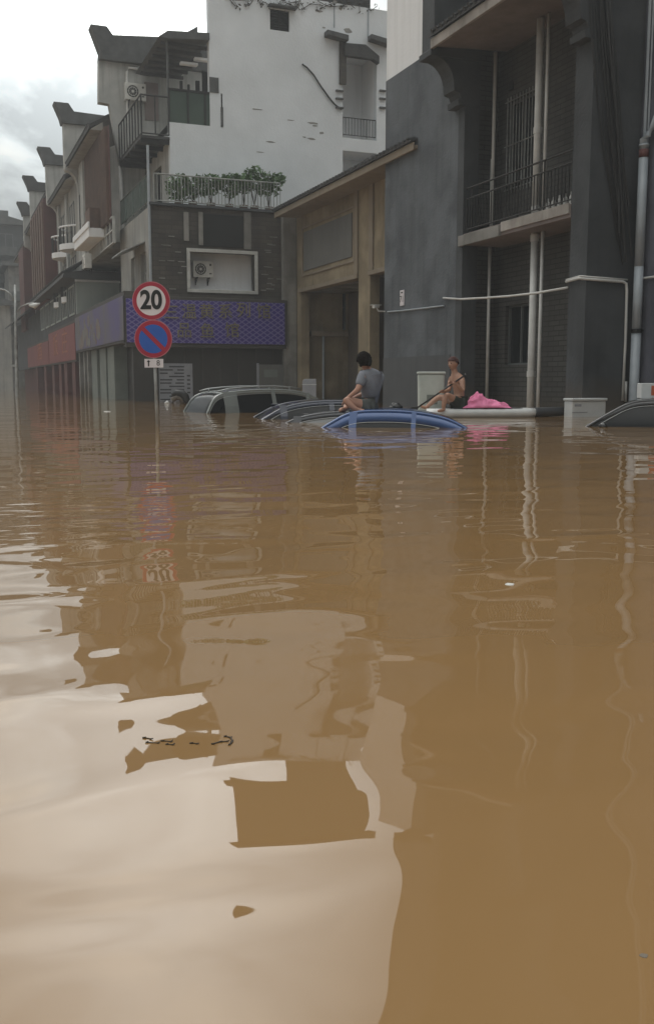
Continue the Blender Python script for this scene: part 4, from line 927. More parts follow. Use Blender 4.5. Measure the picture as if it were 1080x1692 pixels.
# low lean-to block in front with tiled roof and pale green end wall
lb = empty('lean_to_block', (7.5, 60, ZB), 'low projecting shop storey with dark tiled roof and pale green end wall', 'annex')
zr = P(125, 447, 'X', XSg+.1).z
xb = P(197, 450, 'Y', Y51).x
zs = za
m = MB(); m.box(XSg+.1, xb, Y51, Y51+.2, zs+.001, P(160,460,'Y',Y51).z); m.build('end_wall', M['greenwall'], lb)
m = MB(); m.box(XSg+.05, xb+.03, Y51-.06, Y51-.001, P(160,466,'Y',Y51).z, P(160,460,'Y',Y51).z+.02); m.build('end_coping', M['pale'], lb)
m = MB(); m.prism([(XSg-.55, zr-.35), (XSg-.5, zr-.12), (XSg+.3, zr+.0), (xb+.1, zr+.02), (xb+.1, zr-.42), (XSg+.1, zr-.42)], 'Y', Y51-.2, 70); m.build('roof_slab', M['tile'], lb)
m = MB(); tiles(m, 'X', XSg-.55, zr-.08, XH, zr+.6, Y51, 70, .3, .06); m.build('roof_tiles', M['tile'], lb)
m = MB(); m.box(XSg+.1, XSg+.3, Y51+.201, 70, zs-.6, zr-.43); m.build('street_wall', M['dgrey'], lb)
for k in range(6): window(lb, 'X', XSg+.08, Y51+.6+k*3.1, Y51+2.9+k*3.1, zs+.1, zr-.6, 3, 1, 'greenwall', 'dglass', .09)
# far lower canopy
m = MB(); m.prism([(XSg-.9, 5.4), (XH-.2, 6.3), (XH-.2, 6.5), (XSg-.9, 5.5)], 'Y', 70.2, 92); m.build('canopy', M['tile'], lb)
m = MB(); m.box(XSg+.1, XSg+.3, 70.01, 92, rz0, 5.6); m.build('dark_front', M['dgrey'], lb)

# far buildings closing the street
random.seed(4)
def far_house(X0, X1, Y, zt_, label, mt='cream', roof='capt', storeys=5, peak=1.6):
    t = empty('apartment_building', ((X0+X1)/2, Y+4, ZB), label, 'building', 'distant buildings at the end of the street')
    m = MB(); m.box(X0, X1, Y, Y+10, ZB, zt_); m.build('wall', M[mt], t)
    m = MB(); m.prism([(X0-.6, zt_+.001), (X1+.6, zt_+.001), (X1+.4, zt_+.35), ((X0+X1)/2+1, zt_+peak), (X0-.6, zt_+.35)], 'Y', Y-.6, Y+10); m.build('roof', M[roof], t)
    n_ = max(2, int((X1-X0)/2.6)); hs = (zt_-3)/storeys
    for i in range(n_):
        for j in range(storeys):
            xx = X0+.5+i*(X1-X0-.6)/n_; window(t, 'Y', Y-.02, xx, xx+1.5, 3.2+j*hs, 3.2+j*hs+1.7, 2, 1, 'frame', 'dglass')
        if i % 2 == 0:
            m = MB()
            for j in range(storeys): m.box(X0+.3+i*(X1-X0-.6)/n_, X0+2.3+i*(X1-X0-.6)/n_, Y-.9, Y-.121, 2.6+j*hs, 3.5+j*hs)
            m.build('balconies', M['capt'], t)
    return t
def fx(px, Y): return P(px, 500, 'Y', Y).x
t = far_house(fx(-90,108), fx(43,108), 108, P(20,372,'Y',108).z, 'grey block with hipped roof and chimney at the street end', 'dgrey', 'capt', 5, 1.2)
a = P(7, 352, 'Y', 110); m = MB(); m.box(a.x-.4, a.x+.4, 110, 111, a.z-2.5, a.z+.3); m.build('chimney', M['capt'], t)
t = far_house(fx(30,135), fx(95,135), 135, P(60,396,'Y',135).z, 'pale block seen between the dark block and maroon house', 'pale', 'pale', 5, .3)
t = far_house(fx(-100,98), fx(16,98), 98, P(10,505,'Y',98).z, 'low grey house in front of the chimney block', 'cream', 'capt', 2, 1.0)
t = far_house(fx(16,101), fx(50,101), 101, P(35,440,'Y',101).z, 'narrow greenish grey house behind the street lamp', 'concrete', 'capt', 3, .8)
t = far_house(-38, fx(-105,120), 120, 14, 'tall block beyond the left edge of the street', 'cream', 'capt', 4, 1.2)

# ------------------------------------------------------------------ street lamp
base = PD(28, 655, 46); base.z = 0
t = empty('street_lamp', (base.x, base.y, ZB), 'slim pale street lamp with two curved arms at the left edge', 'street lamp', rz=-YAW)
def LP(px, py, d=46): 
    p = PD(px, py, d)-Vector((base.x, base.y, ZB)); return Matrix.Rotation(YAW, 3, 'Z') @ p
m = MB(); m.tube([LP(28.5, 655)-Vector((0,0,1.2)), LP(28.5, 655), LP(26, 540), LP(25, 470)], [.09,.085,.07,.055], 10); m.build('pole', M['steel'], t, local=True, smooth=True)
m = MB(); m.tube([LP(26, 518), LP(33, 508), LP(45, 502), LP(56, 500)], .035, 8); m.build('arm', M['steel'], t, local=True, smooth=True)
m = MB(); m.tube([LP(24, 497), LP(17, 485), LP(8, 479), LP(-2, 477)], .035, 8); m.build('arm', M['steel'], t, local=True, smooth=True)
m = MB(); m.tube([LP(48, 504), LP(57, 505), LP(66, 501)], [.05,.14,.03], 10); m.build('lamp_head', M['ledw'], t, local=True, smooth=True)
m = MB(); m.tube([LP(-2, 477), LP(-8, 478), LP(-16, 478)], [.05,.14,.03], 10); m.build('lamp_head', M['ledw'], t, local=True, smooth=True)
m = MB(); a = LP(27.5, 604); m.box(a.x-.25, a.x+.05, a.y-.05, a.y+.05, a.z-.05, a.z+.05); m.build('junction_box', M['steel'], t, local=True)

# ------------------------------------------------------------------ traffic sign
SD = 15.7
fb = PD(258, 700, SD); fb.z = ZB
t = empty('traffic_sign', fb, 'round 20 speed limit sign above blue and red no parking disc on a thin post', 'traffic sign', rz=-YAW)
def SP(px, py): p = PD(px, py, SD)-Vector(fb); return Matrix.Rotation(YAW, 3, 'Z') @ p
a = SP(251, 470); b = SP(259, 704)
m = MB(); m.tube([(b.x+.03, 0, 0), (a.x, 0, a.z)], .028, 12); m.build('post', M['steel'], t, local=True, smooth=True)
c1 = SP(250.5, 497); c2 = SP(254, 560); rad = .30
d1 = empty('x', (0,0,0), None, None) if False else None
m = MB(); m.disc((c1.x, c1.z), rad, -.045, -.032, 64); sp_ = m.build('speed_limit_disc', M['signpink'], t, local=True)
m = MB(); m.disc((c1.x, c1.z), rad-.012, -.048, -.0455, 64, rad*.77); m.build('red_ring', M['signred'], sp_, local=True)
m = MB(); m.disc((c1.x, c1.z), rad*.77-.001, -.047, -.0455, 64); m.build('white_face', M['signw'], sp_, local=True)
cu = textmesh('20', .40, 'digits', 'sblack', sp_, (c1.x, -.0505, c1.z), 'Y', .002, .86, local=True, bold=.013)
# thicken the digits like road lettering
m = MB(); m.disc((c2.x, c2.z), rad, -.045, -.032, 64); np_ = m.build('no_parking_disc', M['signpink'], t, local=True)
m = MB(); m.disc((c2.x, c2.z), rad-.012, -.048, -.0455, 64, rad*.76)
w_ = .034; L = rad*.77; s2 = math.sqrt(.5)
pts = [(-L*s2-w_*s2, L*s2-w_*s2), (-L*s2+w_*s2, L*s2+w_*s2), (L*s2+w_*s2, -L*s2+w_*s2), (L*s2-w_*s2, -L*s2-w_*s2)]
m.prism([(c2.x+p[0], c2.z+p[1]) for p in pts], 'Y', -.0495, -.0472); m.build('red_ring_and_bar', M['signred'], np_, local=True)
m = MB(); m.disc((c2.x, c2.z), rad*.76-.001, -.047, -.0455, 64); m.build('blue_face', M['signb'], np_, local=True)
c3 = SP(255, 600)
m = MB(); m.box(c3.x-.15, c3.x+.15, -.045, -.032, c3.z-.068, c3.z+.068); pt_ = m.build('plate', M['signw'], t, local=True)
m = MB(); m.prism([(c3.x-.085, c3.z+.05), (c3.x-.055, c3.z+.02), (c3.x-.075, c3.z+.02), (c3.x-.075, c3.z-.05), (c3.x-.095, c3.z-.05), (c3.x-.095, c3.z+.02), (c3.x-.115, c3.z+.02)], 'Y', -.048, -.0455)
m.build('arrow', M['sblack'], pt_, local=True)
textmesh('8', .12, 'mark', 'sblack', pt_, (c3.x+.07, -.047, c3.z), 'Y', .001, 1, local=True)
m = MB()
for c_ in (c1, c2):
    m.box(c_.x-.16, c_.x+.16, -.0315, -.02, c_.z+.06, c_.z+.10); m.box(c_.x-.16, c_.x+.16, -.0315, -.02, c_.z-.10, c_.z-.06)
m.build('mounting_rails', M['steel'], t, local=True)

# ------------------------------------------------------------------ cars
def paint(name, c, rough=.25, coat=.7): return mat(name, c, tuple(v*.85 for v in c), 2, rough, metal=.25, coat=coat)
def car(name, loc, rz, pm, label, cat, prof, gl, hw=.86, rw=.60, rails=False, pillars=(-1.0, -.1, .75), glass=None, band=.085, belt=.95, tail=-2.25, nose=2.25):
    """prof: greenhouse outline from rear belt over the roof to the windscreen base, as (x, z)"""
    t = empty(name, loc, label, cat, 'flooded cars', rz)
    pm = M[pm] if isinstance(pm, str) else pm
    zr_ = max(p[1] for p in prof)
    def half(z):                      # tumblehome
        s = min(1, max(0, (z-belt)/(zr_-belt))); return hw-.04 + (rw-hw+.04)*s**1.35
    # lower body, closed shell
    st = [(tail, .45, .70), (tail+.05, .35, .88), (tail+.35, .3, belt-.03), (prof[0][0], .28, belt), (0, .28, belt-.01), (prof[-1][0], .28, belt-.02), (nose-.35, .3, belt-.16), (nose-.05, .35, .72), (nose, .45, .62)]
    m = MB(); rings = []
    for (x_, zl_, zu) in st:
        k = .86 if x_ in (tail, nose) else (.94 if abs(x_) > 2.1 else 1)
        ring = [(-hw*k*.9, zl_), (-hw*k, zl_+.15), (-hw*k, (zl_+zu)/2+.05), (-hw*k*.96, zu-.03), (-hw*k*.88, zu), (0, zu+.03), (hw*k*.88, zu), (hw*k*.96, zu-.03), (hw*k, (zl_+zu)/2+.05), (hw*k, zl_+.15), (hw*k*.9, zl_)]
        rings.append([m.bm.verts.new((x_, y_, z_)) for y_, z_ in ring])
    for a_, b_ in zip(rings, rings[1:]):
        for k in range(11): m.bm.faces.new((a_[k], a_[(k+1) % 11], b_[(k+1) % 11], b_[k]))
    m.bm.faces.new(rings[0]); m.bm.faces.new(rings[-1][::-1])
    m.build('body', pm, t, local=True, smooth=True)
    # greenhouse: dense profile
    def interp(n_=40):
        out = []; P_ = prof
        for i in range(len(P_)-1):
            p0 = P_[max(i-1, 0)]; p1 = P_[i]; p2 = P_[i+1]; p3 = P_[min(i+2, len(P_)-1)]
            for j in range(6):
                s = j/6; f = lambda a, b, c, d: .5*((2*b)+(-a+c)*s+(2*a-5*b+4*c-d)*s*s+(-a+3*b-3*c+d)*s**3)
                out.append((f(p0[0],p1[0],p2[0],p3[0]), f(p0[1],p1[1],p2[1],p3[1])))
        out.append(P_[-1]); return out
    pr_ = interp()
    def sheet(points, off, ylo, yhi, name, mt, thick=.0, parent=t):
        m = MB(); rows = []
        for (x_, z_) in points:
            h = half(z_); rows.append([m.bm.verts.new((x_, y_*h, z_+off-.035*(y_**2)*(1 if z_ > zr_-.25 else .4)+0)) for y_ in [ylo+(yhi-ylo)*k/10 for k in range(11)]])
        for a_, b_ in zip(rows, rows[1:]):
            for k in range(10): m.bm.faces.new((a_[k], a_[k+1], b_[k+1], b_[k]))
        o = m.build(name, mt, parent, local=True, smooth=True)
        s = o.modifiers.new('solid', 'SOLIDIFY'); s.thickness = .012; s.offset = 0
        return o
    zg = zr_-.10
    roofp = [p for p in pr_ if p[1] > zg]
    rear = [p for p in pr_ if p[0] <= roofp[0][0]]; front = [p for p in pr_ if p[0] >= roofp[-1][0]]
    glm = glass or M['carglass']
    sheet(roofp, 0, -1, 1, 'roof', pm)
    sheet(rear, -.004, -.93, .93, 'rear_window', glm); sheet(front, -.004, -.93, .93, 'windscreen', glm)
    # sides: glass following the profile, per side
    for sgn in (-1, 1):
        m = MB(); rows = []
        for (x_, z_) in pr_:
            zt_ = z_-.045; zt_ = max(zt_, belt+.005); col = []
            for k in range(6):
                zz = belt-.02 + (zt_-belt+.02)*k/5; col.append(m.bm.verts.new((x_, sgn*(half(zz)-.006), zz)))
            rows.append(col)
        for a_, b_ in zip(rows, rows[1:]):
            for k in range(5): m.bm.faces.new((a_[k], a_[k+1], b_[k+1], b_[k]))
        m.build('side_windows', glm, t, local=True, smooth=True)
        # cant rail and pillars in paint
        m = MB(); rows = []
        for x_, z_ in pr_:
            d_ = band*min(1, max(.35, (z_-belt)/.4)); rows.append([m.bm.verts.new((x_, sgn*(half(z_-q*d_)+.004*(q > 0)), z_-q*d_-.02)) for q in (0, .5, 1)])
        for a_, b_ in zip(rows, rows[1:]):
            for k in range(2): m.bm.faces.new((a_[k], a_[k+1], b_[k+1], b_[k]))
        o = m.build('roof_side', pm, t, local=True, smooth=True); s = o.modifiers.new('solid', 'SOLIDIFY'); s.thickness = .014; s.offset = 0
        m = MB(); pts = [(x_, sgn*(half(z_)-.004), z_-.035) for x_, z_ in pr_]; m.tube(pts, .030, 8); 
        m.build('roof_rail_frame', pm, t, local=True, smooth=True)
        m = MB()
        m.tube([(x_, sgn*(half(z_-.03-band)+.008), z_-.03-band) for x_, z_ in pr_ if z_ > belt+.16], .006, 6); m.build('window_trim', M['chrome'], t, local=True, smooth=True)
        for (px_, wd) in pillars:
            zt_ = max(z_ for x_, z_ in pr_ if abs(x_-px_) < .25)-.04
            m = MB()
            for (off_) in (0,):
                A = [(px_-wd/2, sgn*(half(belt)+.006), belt-.02), (px_+wd/2, sgn*(half(belt)+.006), belt-.02), (px_+wd/2-.03, sgn*(half(zt_)+.008), zt_), (px_-wd/2-.03, sgn*(half(zt_)+.008), zt_)]
                zm = (belt+zt_)/2; Bm = [(px_-wd/2-.015, sgn*(half(zm)+.008), zm), (px_+wd/2-.015, sgn*(half(zm)+.008), zm)]
                m.face([A[0], A[1], Bm[1], Bm[0]]); m.face([Bm[0], Bm[1], A[2], A[3]])
            bmesh.ops.remove_doubles(m.bm, verts=m.bm.verts, dist=1e-5)
            o = m.build('pillar', pm, t, local=True); s = o.modifiers.new('solid', 'SOLIDIFY'); s.thickness = .014; s.offset = 0
        # door mirror
        m = MB(); bx = prof[-1][0]-.42; m.tube([(bx, sgn*(hw-.02), belt+.02), (bx, sgn*(hw+.10), belt+.09), (bx+.02, sgn*(hw+.18), belt+.10)], [.03,.07,.05], 8); m.build('mirror', pm, t, local=True, smooth=True)
        if rails:
            rp_ = [p for p in pr_ if p[1] > zr_-.12][::3]
            m = MB(); m.tube([(x_, sgn*(half(z_)-.06), z_+.055) for x_, z_ in rp_], .018, 8)
            for p_ in (rp_[1], rp_[len(rp_)//2], rp_[-2]): m.tube([(p_[0], sgn*(half(p_[1])-.06), p_[1]-.02), (p_[0], sgn*(half(p_[1])-.06), p_[1]+.055)], .02, 6)
            m.build('roof_rail', M['chrome'], t, local=True, smooth=True)
    m = MB(); m.box(tail+.25, nose-.3, -.70, .70, .3, belt-.12); m.build('cabin_floor', M['black'], t, local=True)
    m = MB()
    for sx in (-.75, .25):
        for sy in (-.38, .38): m.box(sx, sx+.18, sy-.22, sy+.22, belt-.1, belt+.18); m.box(sx+.03, sx+.13, sy-.12, sy+.12, belt+.19, belt+.34)
    m.build('seats', M['black'], t, local=True, bevel=.03)
    return t
def glassmat(name, tint, rough=.03):
    m = mat(name, tint, rough=rough, spec=.8, coat=.5); return m
M['carglass'] = mat('car_glass', (.012,.013,.014), rough=.12, spec=.35); M['chrome'] = mat('satin_trim', (.34,.35,.35), rough=.3, metal=.7)
M['skyglass'] = glassmat('sky_tinted_car_glass', (.16,.17,.17))  # base tint lightened to carry the sky reflected in this glass
sedan = [(-1.78,.95),(-1.42,1.16),(-1.05,1.35),(-.55,1.45),(0,1.475),(.45,1.44),(.80,1.27),(1.30,.95)]
suvp = [(-2.15,.98),(-2.05,1.25),(-1.80,1.58),(-1.3,1.69),(-.4,1.73),(.3,1.68),(.75,1.52),(1.45,1.08)]
def car_at(px, py_wl, dist, zroof, height, yaw_rel):
    p = PD(px, 660, dist); return (p.x, p.y, zroof-height), -YAW+yaw_rel
# blue sedan, front to the left
loc, rz = car_at(629, 700, 15.9, .285, 1.475, math.pi+R(-4)); 
blue = car('blue_car', loc, rz, paint('blue_car_paint', (.014,.055,.18)), 'blue sedan sunk to its windows with a person sitting on the roof', 'car', sedan, None, pillars=((.45,.12),(-.50,.07)), band=.17)
loc, rz = car_at(548, 690, 19.6, .37, 1.475, R(10))
car('navy_car', loc, rz, paint('navy_car_paint', (.022,.028,.05)), 'dark navy car half under water between the silver and blue cars', 'car', sedan, None, pillars=((-.1,.1),(-1.05,.14)))
loc, rz = car_at(592, 690, 17.7, .215, 1.475, R(-6))
car('black_car', loc, rz, paint('black_car_paint', (.018,.02,.026)), 'black car with sky reflection tinted into its glass, nearly covered, behind the blue car', 'car', sedan, None, pillars=((-.1,.1),(-1.0,.14)), glass=M['skyglass'])
loc, rz = car_at(455, 680, 24.0, .56, 1.73, R(27))
suv = car('silver_car', loc, rz, paint('grey_silver_paint', (.22,.24,.23)), 'silver grey estate car with roof rails, highest of the flooded cars', 'car', suvp, None, hw=.90, rw=.66, rails=True, belt=1.0, pillars=((-1.45,.34),(-.35,.1),(.55,.1)), nose=2.4)
loc, rz = car_at(1096, 700, 16.0, .45, 1.475, math.pi-R(19))
bcar = car('black_car', loc, rz, paint('matt_black_paint', (.02,.02,.021)), 'black sedan roof with pale window trim at the right edge', 'car', sedan, None, pillars=((.05,.1),(-1.0,.14)))

# ------------------------------------------------------------------ paddle board and load
BD = 20.0
ba, be = P(700, 700, 'Z', 0), None
pa = PD(704, 680, 19.9); pb3 = PD(931, 680, 20.4)
bl = (pb3-pa); bl.z = 0; L = bl.length; ang = math.atan2(bl.y, bl.x)
t = empty('paddle_board', (pa.x, pa.y, -.02), 'long white paddle board with dark grey tip beside the grey wall', 'paddle board', rz=ang)
def hull(x0, x1, mt, name):
    m = MB(); rows = []; N = 18
    for k in range(N+1):
        s = x0+(x1-x0)*k/N; u = s/L; w_ = .40*(max(0, min(1, u*9)))**.5*(max(.02, 1-max(0, (u-.62)/.38)**2.2)); zz = .03+.05*max(0, u-.6)**1.5*2; h_ = .15
        rows.append([m.bm.verts.new((s, y_*w_, z_+zz)) for y_, z_ in ((-.85,-.02),(-1,.06),(-.93,h_),(-.6,h_+.012),(.6,h_+.012),(.93,h_),(1,.06),(.85,-.02))])
    for a_, b_ in zip(rows, rows[1:]):
        for k in range(8): m.bm.faces.new((a_[k], a_[(k+1) % 8], b_[(k+1) % 8], b_[k]))
    m.bm.faces.new(rows[0]); m.bm.faces.new(rows[-1][::-1])
    return m.build(name, M[mt], t, local=True, smooth=True, bevel=0)
sp1 = L*.745
hull(0, sp1, 'boardw', 'hull'); hull(sp1+.001, L, 'boardd', 'tip')
m = MB(); m.box(.5, sp1-.25, -.27, .27, .196, .204); m.build('deck_pad', M['boardd'], t, local=True)
# pink bundle
def blob(c, rx, ry, rz_, mt, name, seed, amp=.35, parent=None, fine=3.5):
    from mathutils import noise
    bm = bmesh.new(); bmesh.ops.create_icosphere(bm, subdivisions=5, radius=1)
    for v in bm.verts:
        n_ = noise.noise(v.co*1.7+Vector((seed, 0, 0))); n2 = abs(noise.noise(v.co*fine+Vector((0, seed, 3)))); n3 = abs(noise.noise(v.co*fine*2.3+Vector((2, seed, 1))))
        k = 1+amp*n_+.42*n2-.1+.2*n3; v.co = Vector((v.co.x*rx*k, v.co.y*ry*k, max(v.co.z, -.35)*rz_*k))
    mb = MB(); mb.bm.free(); mb.bm = bm; bm.transform(Matrix.Translation(Vector(c)))
    o = mb.build(name, M[mt], parent, smooth=True); return o
c_ = PD(797, 662, 20.0)
from mathutils import noise as mnoise
def cloth_heap(c, lx, ly, hz_, ang, mt, seed):
    m = MB(); nx, ny = 90, 56; rows = []
    for i in range(nx+1):
        row = []
        for j in range(ny+1):
            u, v = i/nx*2-1, j/ny*2-1
            prof_ = (1-abs(u)**2.2)*(1-v*v); pk = .55+.65*math.exp(-((u+.35)/.33)**2)+.12*math.exp(-((u-.45)/.3)**2)
            q = Vector((u*2.6+seed, v*1.7, .3))
            r1 = 1-abs(mnoise.noise(q*1.2))*2.2; r2_ = 1-abs(mnoise.noise(q*2.7+Vector((3,1,2))))*2.0
            h = hz_*prof_**.6*pk*(.68+.22*r1+.20*r2_) if prof_ > 0 else 0
            edge = 1+.22*mnoise.noise(Vector((u*3, v*3, seed)))
            row.append(m.bm.verts.new((u*lx*edge, v*ly*edge, max(0, h))))
        rows.append(row)
    for a_, b_ in zip(rows, rows[1:]):
        for k in range(ny): m.bm.faces.new((a_[k], a_[k+1], b_[k+1], b_[k]))
    o = m.build('pink_cloth', M[mt], None, smooth=True); o.location = c; o.rotation_euler = (0, 0, ang)
    s = o.modifiers.new('solid', 'SOLIDIFY'); s.thickness = .006; return o
o = cloth_heap((c_.x+.05, c_.y, .19), .50, .27, .27, ang, 'pink', 5)
tag(o, 'crumpled bright pink cloth heaped on the white paddle board', 'cloth')
# pale foam box behind the man
c_ = PD(711, 676, 20.45); bx = empty('foam_box', (c_.x, c_.y, 0.0), 'tall pale translucent storage box standing left of the shirtless man', 'box', rz=-YAW)
zt_ = PD(711, 614, 20.45).z
m = MB(); m.prism([(-.25, -.1), (.25, -.1), (.27, zt_-.05), (-.27, zt_-.05)], 'Y', -.18, .18); m.build('body', M['foam'], bx, local=True, bevel=.03)
m = MB(); m.box(-.285, .285, -.2, .2, zt_-.049, zt_); m.build('lid', M['foam'], bx, local=True, bevel=.015)
m = MB(); m.box(-.10, .12, -.183, -.181, .25, .45); m.build('faded_label', M['shutter'], bx, local=True)
# white thing and dark bag behind the sitting boy
c_ = PD(641, 668, 16.5)
t = empty('bag', (c_.x, c_.y, .2), 'dark bag with a white sheet beside it behind the sitting boy', 'bag', rz=-YAW)
def lump(parent, cx, cy, cz, rx, ry, rz_, mt, name):
    bm = bmesh.new(); bmesh.ops.create_icosphere(bm, subdivisions=4, radius=1)
    for v in bm.verts:
        k = 1+.25*mnoise.noise(v.co*2+Vector((cx*9, 1, 2))); v.co = Vector((v.co.x*rx*k+cx, v.co.y*ry*k+cy, v.co.z*rz_*k+cz))
    mb = MB(); mb.bm.free(); mb.bm = bm; return mb.build(name, M[mt], parent, local=True, smooth=True)
lump(t, .13, .05, .07, .12, .1, .09, 'black', 'bag_body'); lump(t, -.03, 0, .03, .16, .1, .045, 'boxw', 'white_sheet')
# white utility box by the wall
r_ = rect('Y', YE-.4, (944, 658), (1001, 690))
t = empty('chest_freezer', ((r_[0]+r_[1])/2, YE-.35, -.3), 'white lidded chest box floating against the dark end wall', 'chest')
m = MB(); m.box(r_[0]+.02, r_[1]-.02, YE-.40, YE-.12, -.35, r_[3]-.06); m.build('body', M['boxw'], t, bevel=.015)
m = MB(); m.box(r_[0], r_[1], YE-.43, YE-.1, r_[3]-.055, r_[3]); m.build('lid', M['boxw'], t, bevel=.015)
m = MB(); m.box(r_[0]+.08, r_[0]+.24, YE-.406, YE-.401, r_[3]-.17, r_[3]-.12); m.box(r_[0]+.02, r_[0]+.4, YE-.406, YE-.401, .085, .10); m.build('badge', M['poster'], t)
# printed carton on the black car roof
c_ = PD(1074, 655, 16.2)
t = empty('carton', (c_.x, c_.y, .44), 'white carton with orange red print on the black car roof', 'carton', rz=-YAW)
m = MB(); m.box(-.19, .21, -.12, .12, 0, .25); m.build('box', M['boxw'], t, local=True, bevel=.01)
m = MB(); m.box(-.03, .19, -.124, -.1205, .05, .21); m.build('print', M['orange'], t, local=True)
# small white box behind the estate car
c_ = PD(511, 640, 27); t = empty('white_crate', (c_.x, c_.y, 0), 'small white box sticking up behind the silver estate car', 'box', rz=-YAW)
z0 = PD(511, 626, 27).z
m = MB(); m.prism([(-.19, -.2), (.19, -.2), (.19, z0), (-.14, z0), (-.19, z0-.06)], 'Y', -.15, .15); m.build('body', M['poster'], t, local=True, bevel=.01)
m = MB(); m.box(-.2, .2, -.16, .16, z0-.16, z0-.14); m.build('rim', M['boxw'], t, local=True)
# half-sunk scooter in front of notice board
c_ = PD(294, 664, 33); t = empty('scooter', (c_.x, c_.y, 0), 'sunken scooter, only dark seat arch and pale cowl above water', 'scooter', rz=-YAW)
def sc(px, py): p = PD(px, py, 33)-Vector((c_.x, c_.y, 0)); return Matrix.Rotation(YAW, 3, 'Z') @ p
m = MB(); m.tube([sc(284,652), sc(292,649), sc(300,650), sc(306,656), sc(310,664), sc(311,672)], [.06,.12,.15,.14,.11,.06], 10); m.build('seat', M['black'], t, local=True, smooth=True)
m = MB(); m.tube([sc(285,668), sc(286,660), sc(292,656), sc(299,658), sc(302,668)], [.08,.1,.1,.09,.07], 10); m.build('cowl', M['concrete'], t, local=True, smooth=True)
m = MB(); m.tube([sc(272,666), sc(276,665), sc(280,666)], [.02,.07,.02], 8); m.build('mirror', M['pvc'], t, local=True, smooth=True)
m = MB(); m.tube([sc(307,666), sc(310,664), sc(313,664)], [.02,.06,.02], 8); m.build('mirror', M['pvc'], t, local=True, smooth=True)
# floating scrap and twigs
def scrap(px, py, s, mt, label, name='floating_scrap', cat='litter'):
    p = P(px, py, 'Z', 0.0); m = MB(); n_ = 9
    pts = [(p.x+s*math.cos(2*math.pi*k/n_)*random.uniform(.6,1.2), p.y+s*.8*math.sin(2*math.pi*k/n_)*random.uniform(.6,1.2)) for k in range(n_)]
    m.prism(pts, 'Z', -.01, s*.12); o = m.build(name, M[mt], None, bevel=s*.1); recenter(o); tag(o, label, cat); return o
random.seed(8)
scrap(178, 680, .10, 'pvc', 'small white scrap floating before the dark shopfront')
scrap(842, 966, .022, 'pvc', 'tiny pale scrap afloat in front of the grey house')
scrap(1062, 1580, .006, 'concrete', 'tiny pale fleck floating near the lower right corner')
tw = [((238,1219),(250,1221)),((243,1227),(262,1228)),((268,1224),(284,1226)),((276,1230),(287,1231)),((316,1228),(326,1229)),((352,1229),(364,1226),(376,1225)),((372,1217),(381,1219),(384,1226),(380,1231))]
labs = ['leftmost floating twig crumb in the sky reflection','dark twig just right of the leftmost crumb','knotted twig crumb in the middle of the drifting line','thin lowest twig below the knotted crumb','lone twig crumb between the two clusters','forked wet twig pointing left of the hooked twig','hooked wet twig at the right end of the drifting line']
for pts, lab in zip(tw, labs):
    m = MB(); q = [P(a, b, 'Z', .001) for a, b in pts]; m.tube(q, [.0012]+[.0018]*(len(q)-2)+[.0008], 6)
    for p_ in q: m.tube([p_-Vector((.003,0,0)), p_+Vector((.003, random.uniform(-.006,.006), .002))], [.0018,.001], 5)
    o = m.build('twig', M['twig']); recenter(o); tag(o, lab, 'twig', 'twigs drifting on the water')

# ------------------------------------------------------------------ people
def skin_mesh(name, nodes, edges, root, mt, parent, sub=2):
    names = list(nodes); off, rz_ = OFF[parent.name]; R3 = Matrix.Rotation(-rz_, 3, 'Z')
    me = bpy.data.meshes.new(name)
    me.from_pydata([R3 @ (Vector(nodes[n][0])-off) for n in names], [(names.index(a), names.index(b)) for a, b in edges], [])
    o = bpy.data.objects.new(name, me); scene.collection.objects.link(o); o.parent = parent; OFF[o.name] = OFF[parent.name]
    md = o.modifiers.new('skin', 'SKIN'); md.use_smooth_shade = True
    if not me.skin_vertices: me.skin_vertices.new(name='')
    for i, n in enumerate(names):
        r = nodes[n][1]; me.skin_vertices[0].data[i].radius = (r, r) if not isinstance(r, tuple) else r
        me.skin_vertices[0].data[i].use_root = (n == root)
    s = o.modifiers.new('sub', 'SUBSURF'); s.levels = sub; s.render_levels = sub
    me.materials.append(M[mt]); return o
def chain(*n): return list(zip(n, n[1:]))
def hand(nodes, edges, wrist, palm_dir, side_dir, tag_, curl_dir, r=.009):
    w = Vector(nodes[wrist][0]); d = palm_dir.normalized(); s = side_dir.normalized(); c = curl_dir.normalized()
    nodes[tag_+'palm'] = (w+d*.05, (.032, .018)); edges.append((wrist, tag_+'palm'))
    for k, ln in enumerate((.072, .080, .076, .060)):
        b = w+d*.085+s*(k-1.5)*.021; n0, n1, n2 = f'{tag_}f{k}a', f'{tag_}f{k}b', f'{tag_}f{k}c'
        nodes[n0] = (b, .010); nodes[n1] = (b+d*ln*.5+c*ln*.22, .009); nodes[n2] = (b+d*ln*.62+c*ln*.72, .008)
        edges += [(tag_+'palm', n0), (n0, n1), (n1, n2)]
    b = w+d*.035-s*.035; nodes[tag_+'t1'] = (b, .011); nodes[tag_+'t2'] = (b+d*.03-s*.02+c*.02, .010); nodes[tag_+'t3'] = (b+d*.05-s*.015+c*.045, .009)
    edges += [(tag_+'palm', tag_+'t1'), (tag_+'t1', tag_+'t2'), (tag_+'t2', tag_+'t3')]
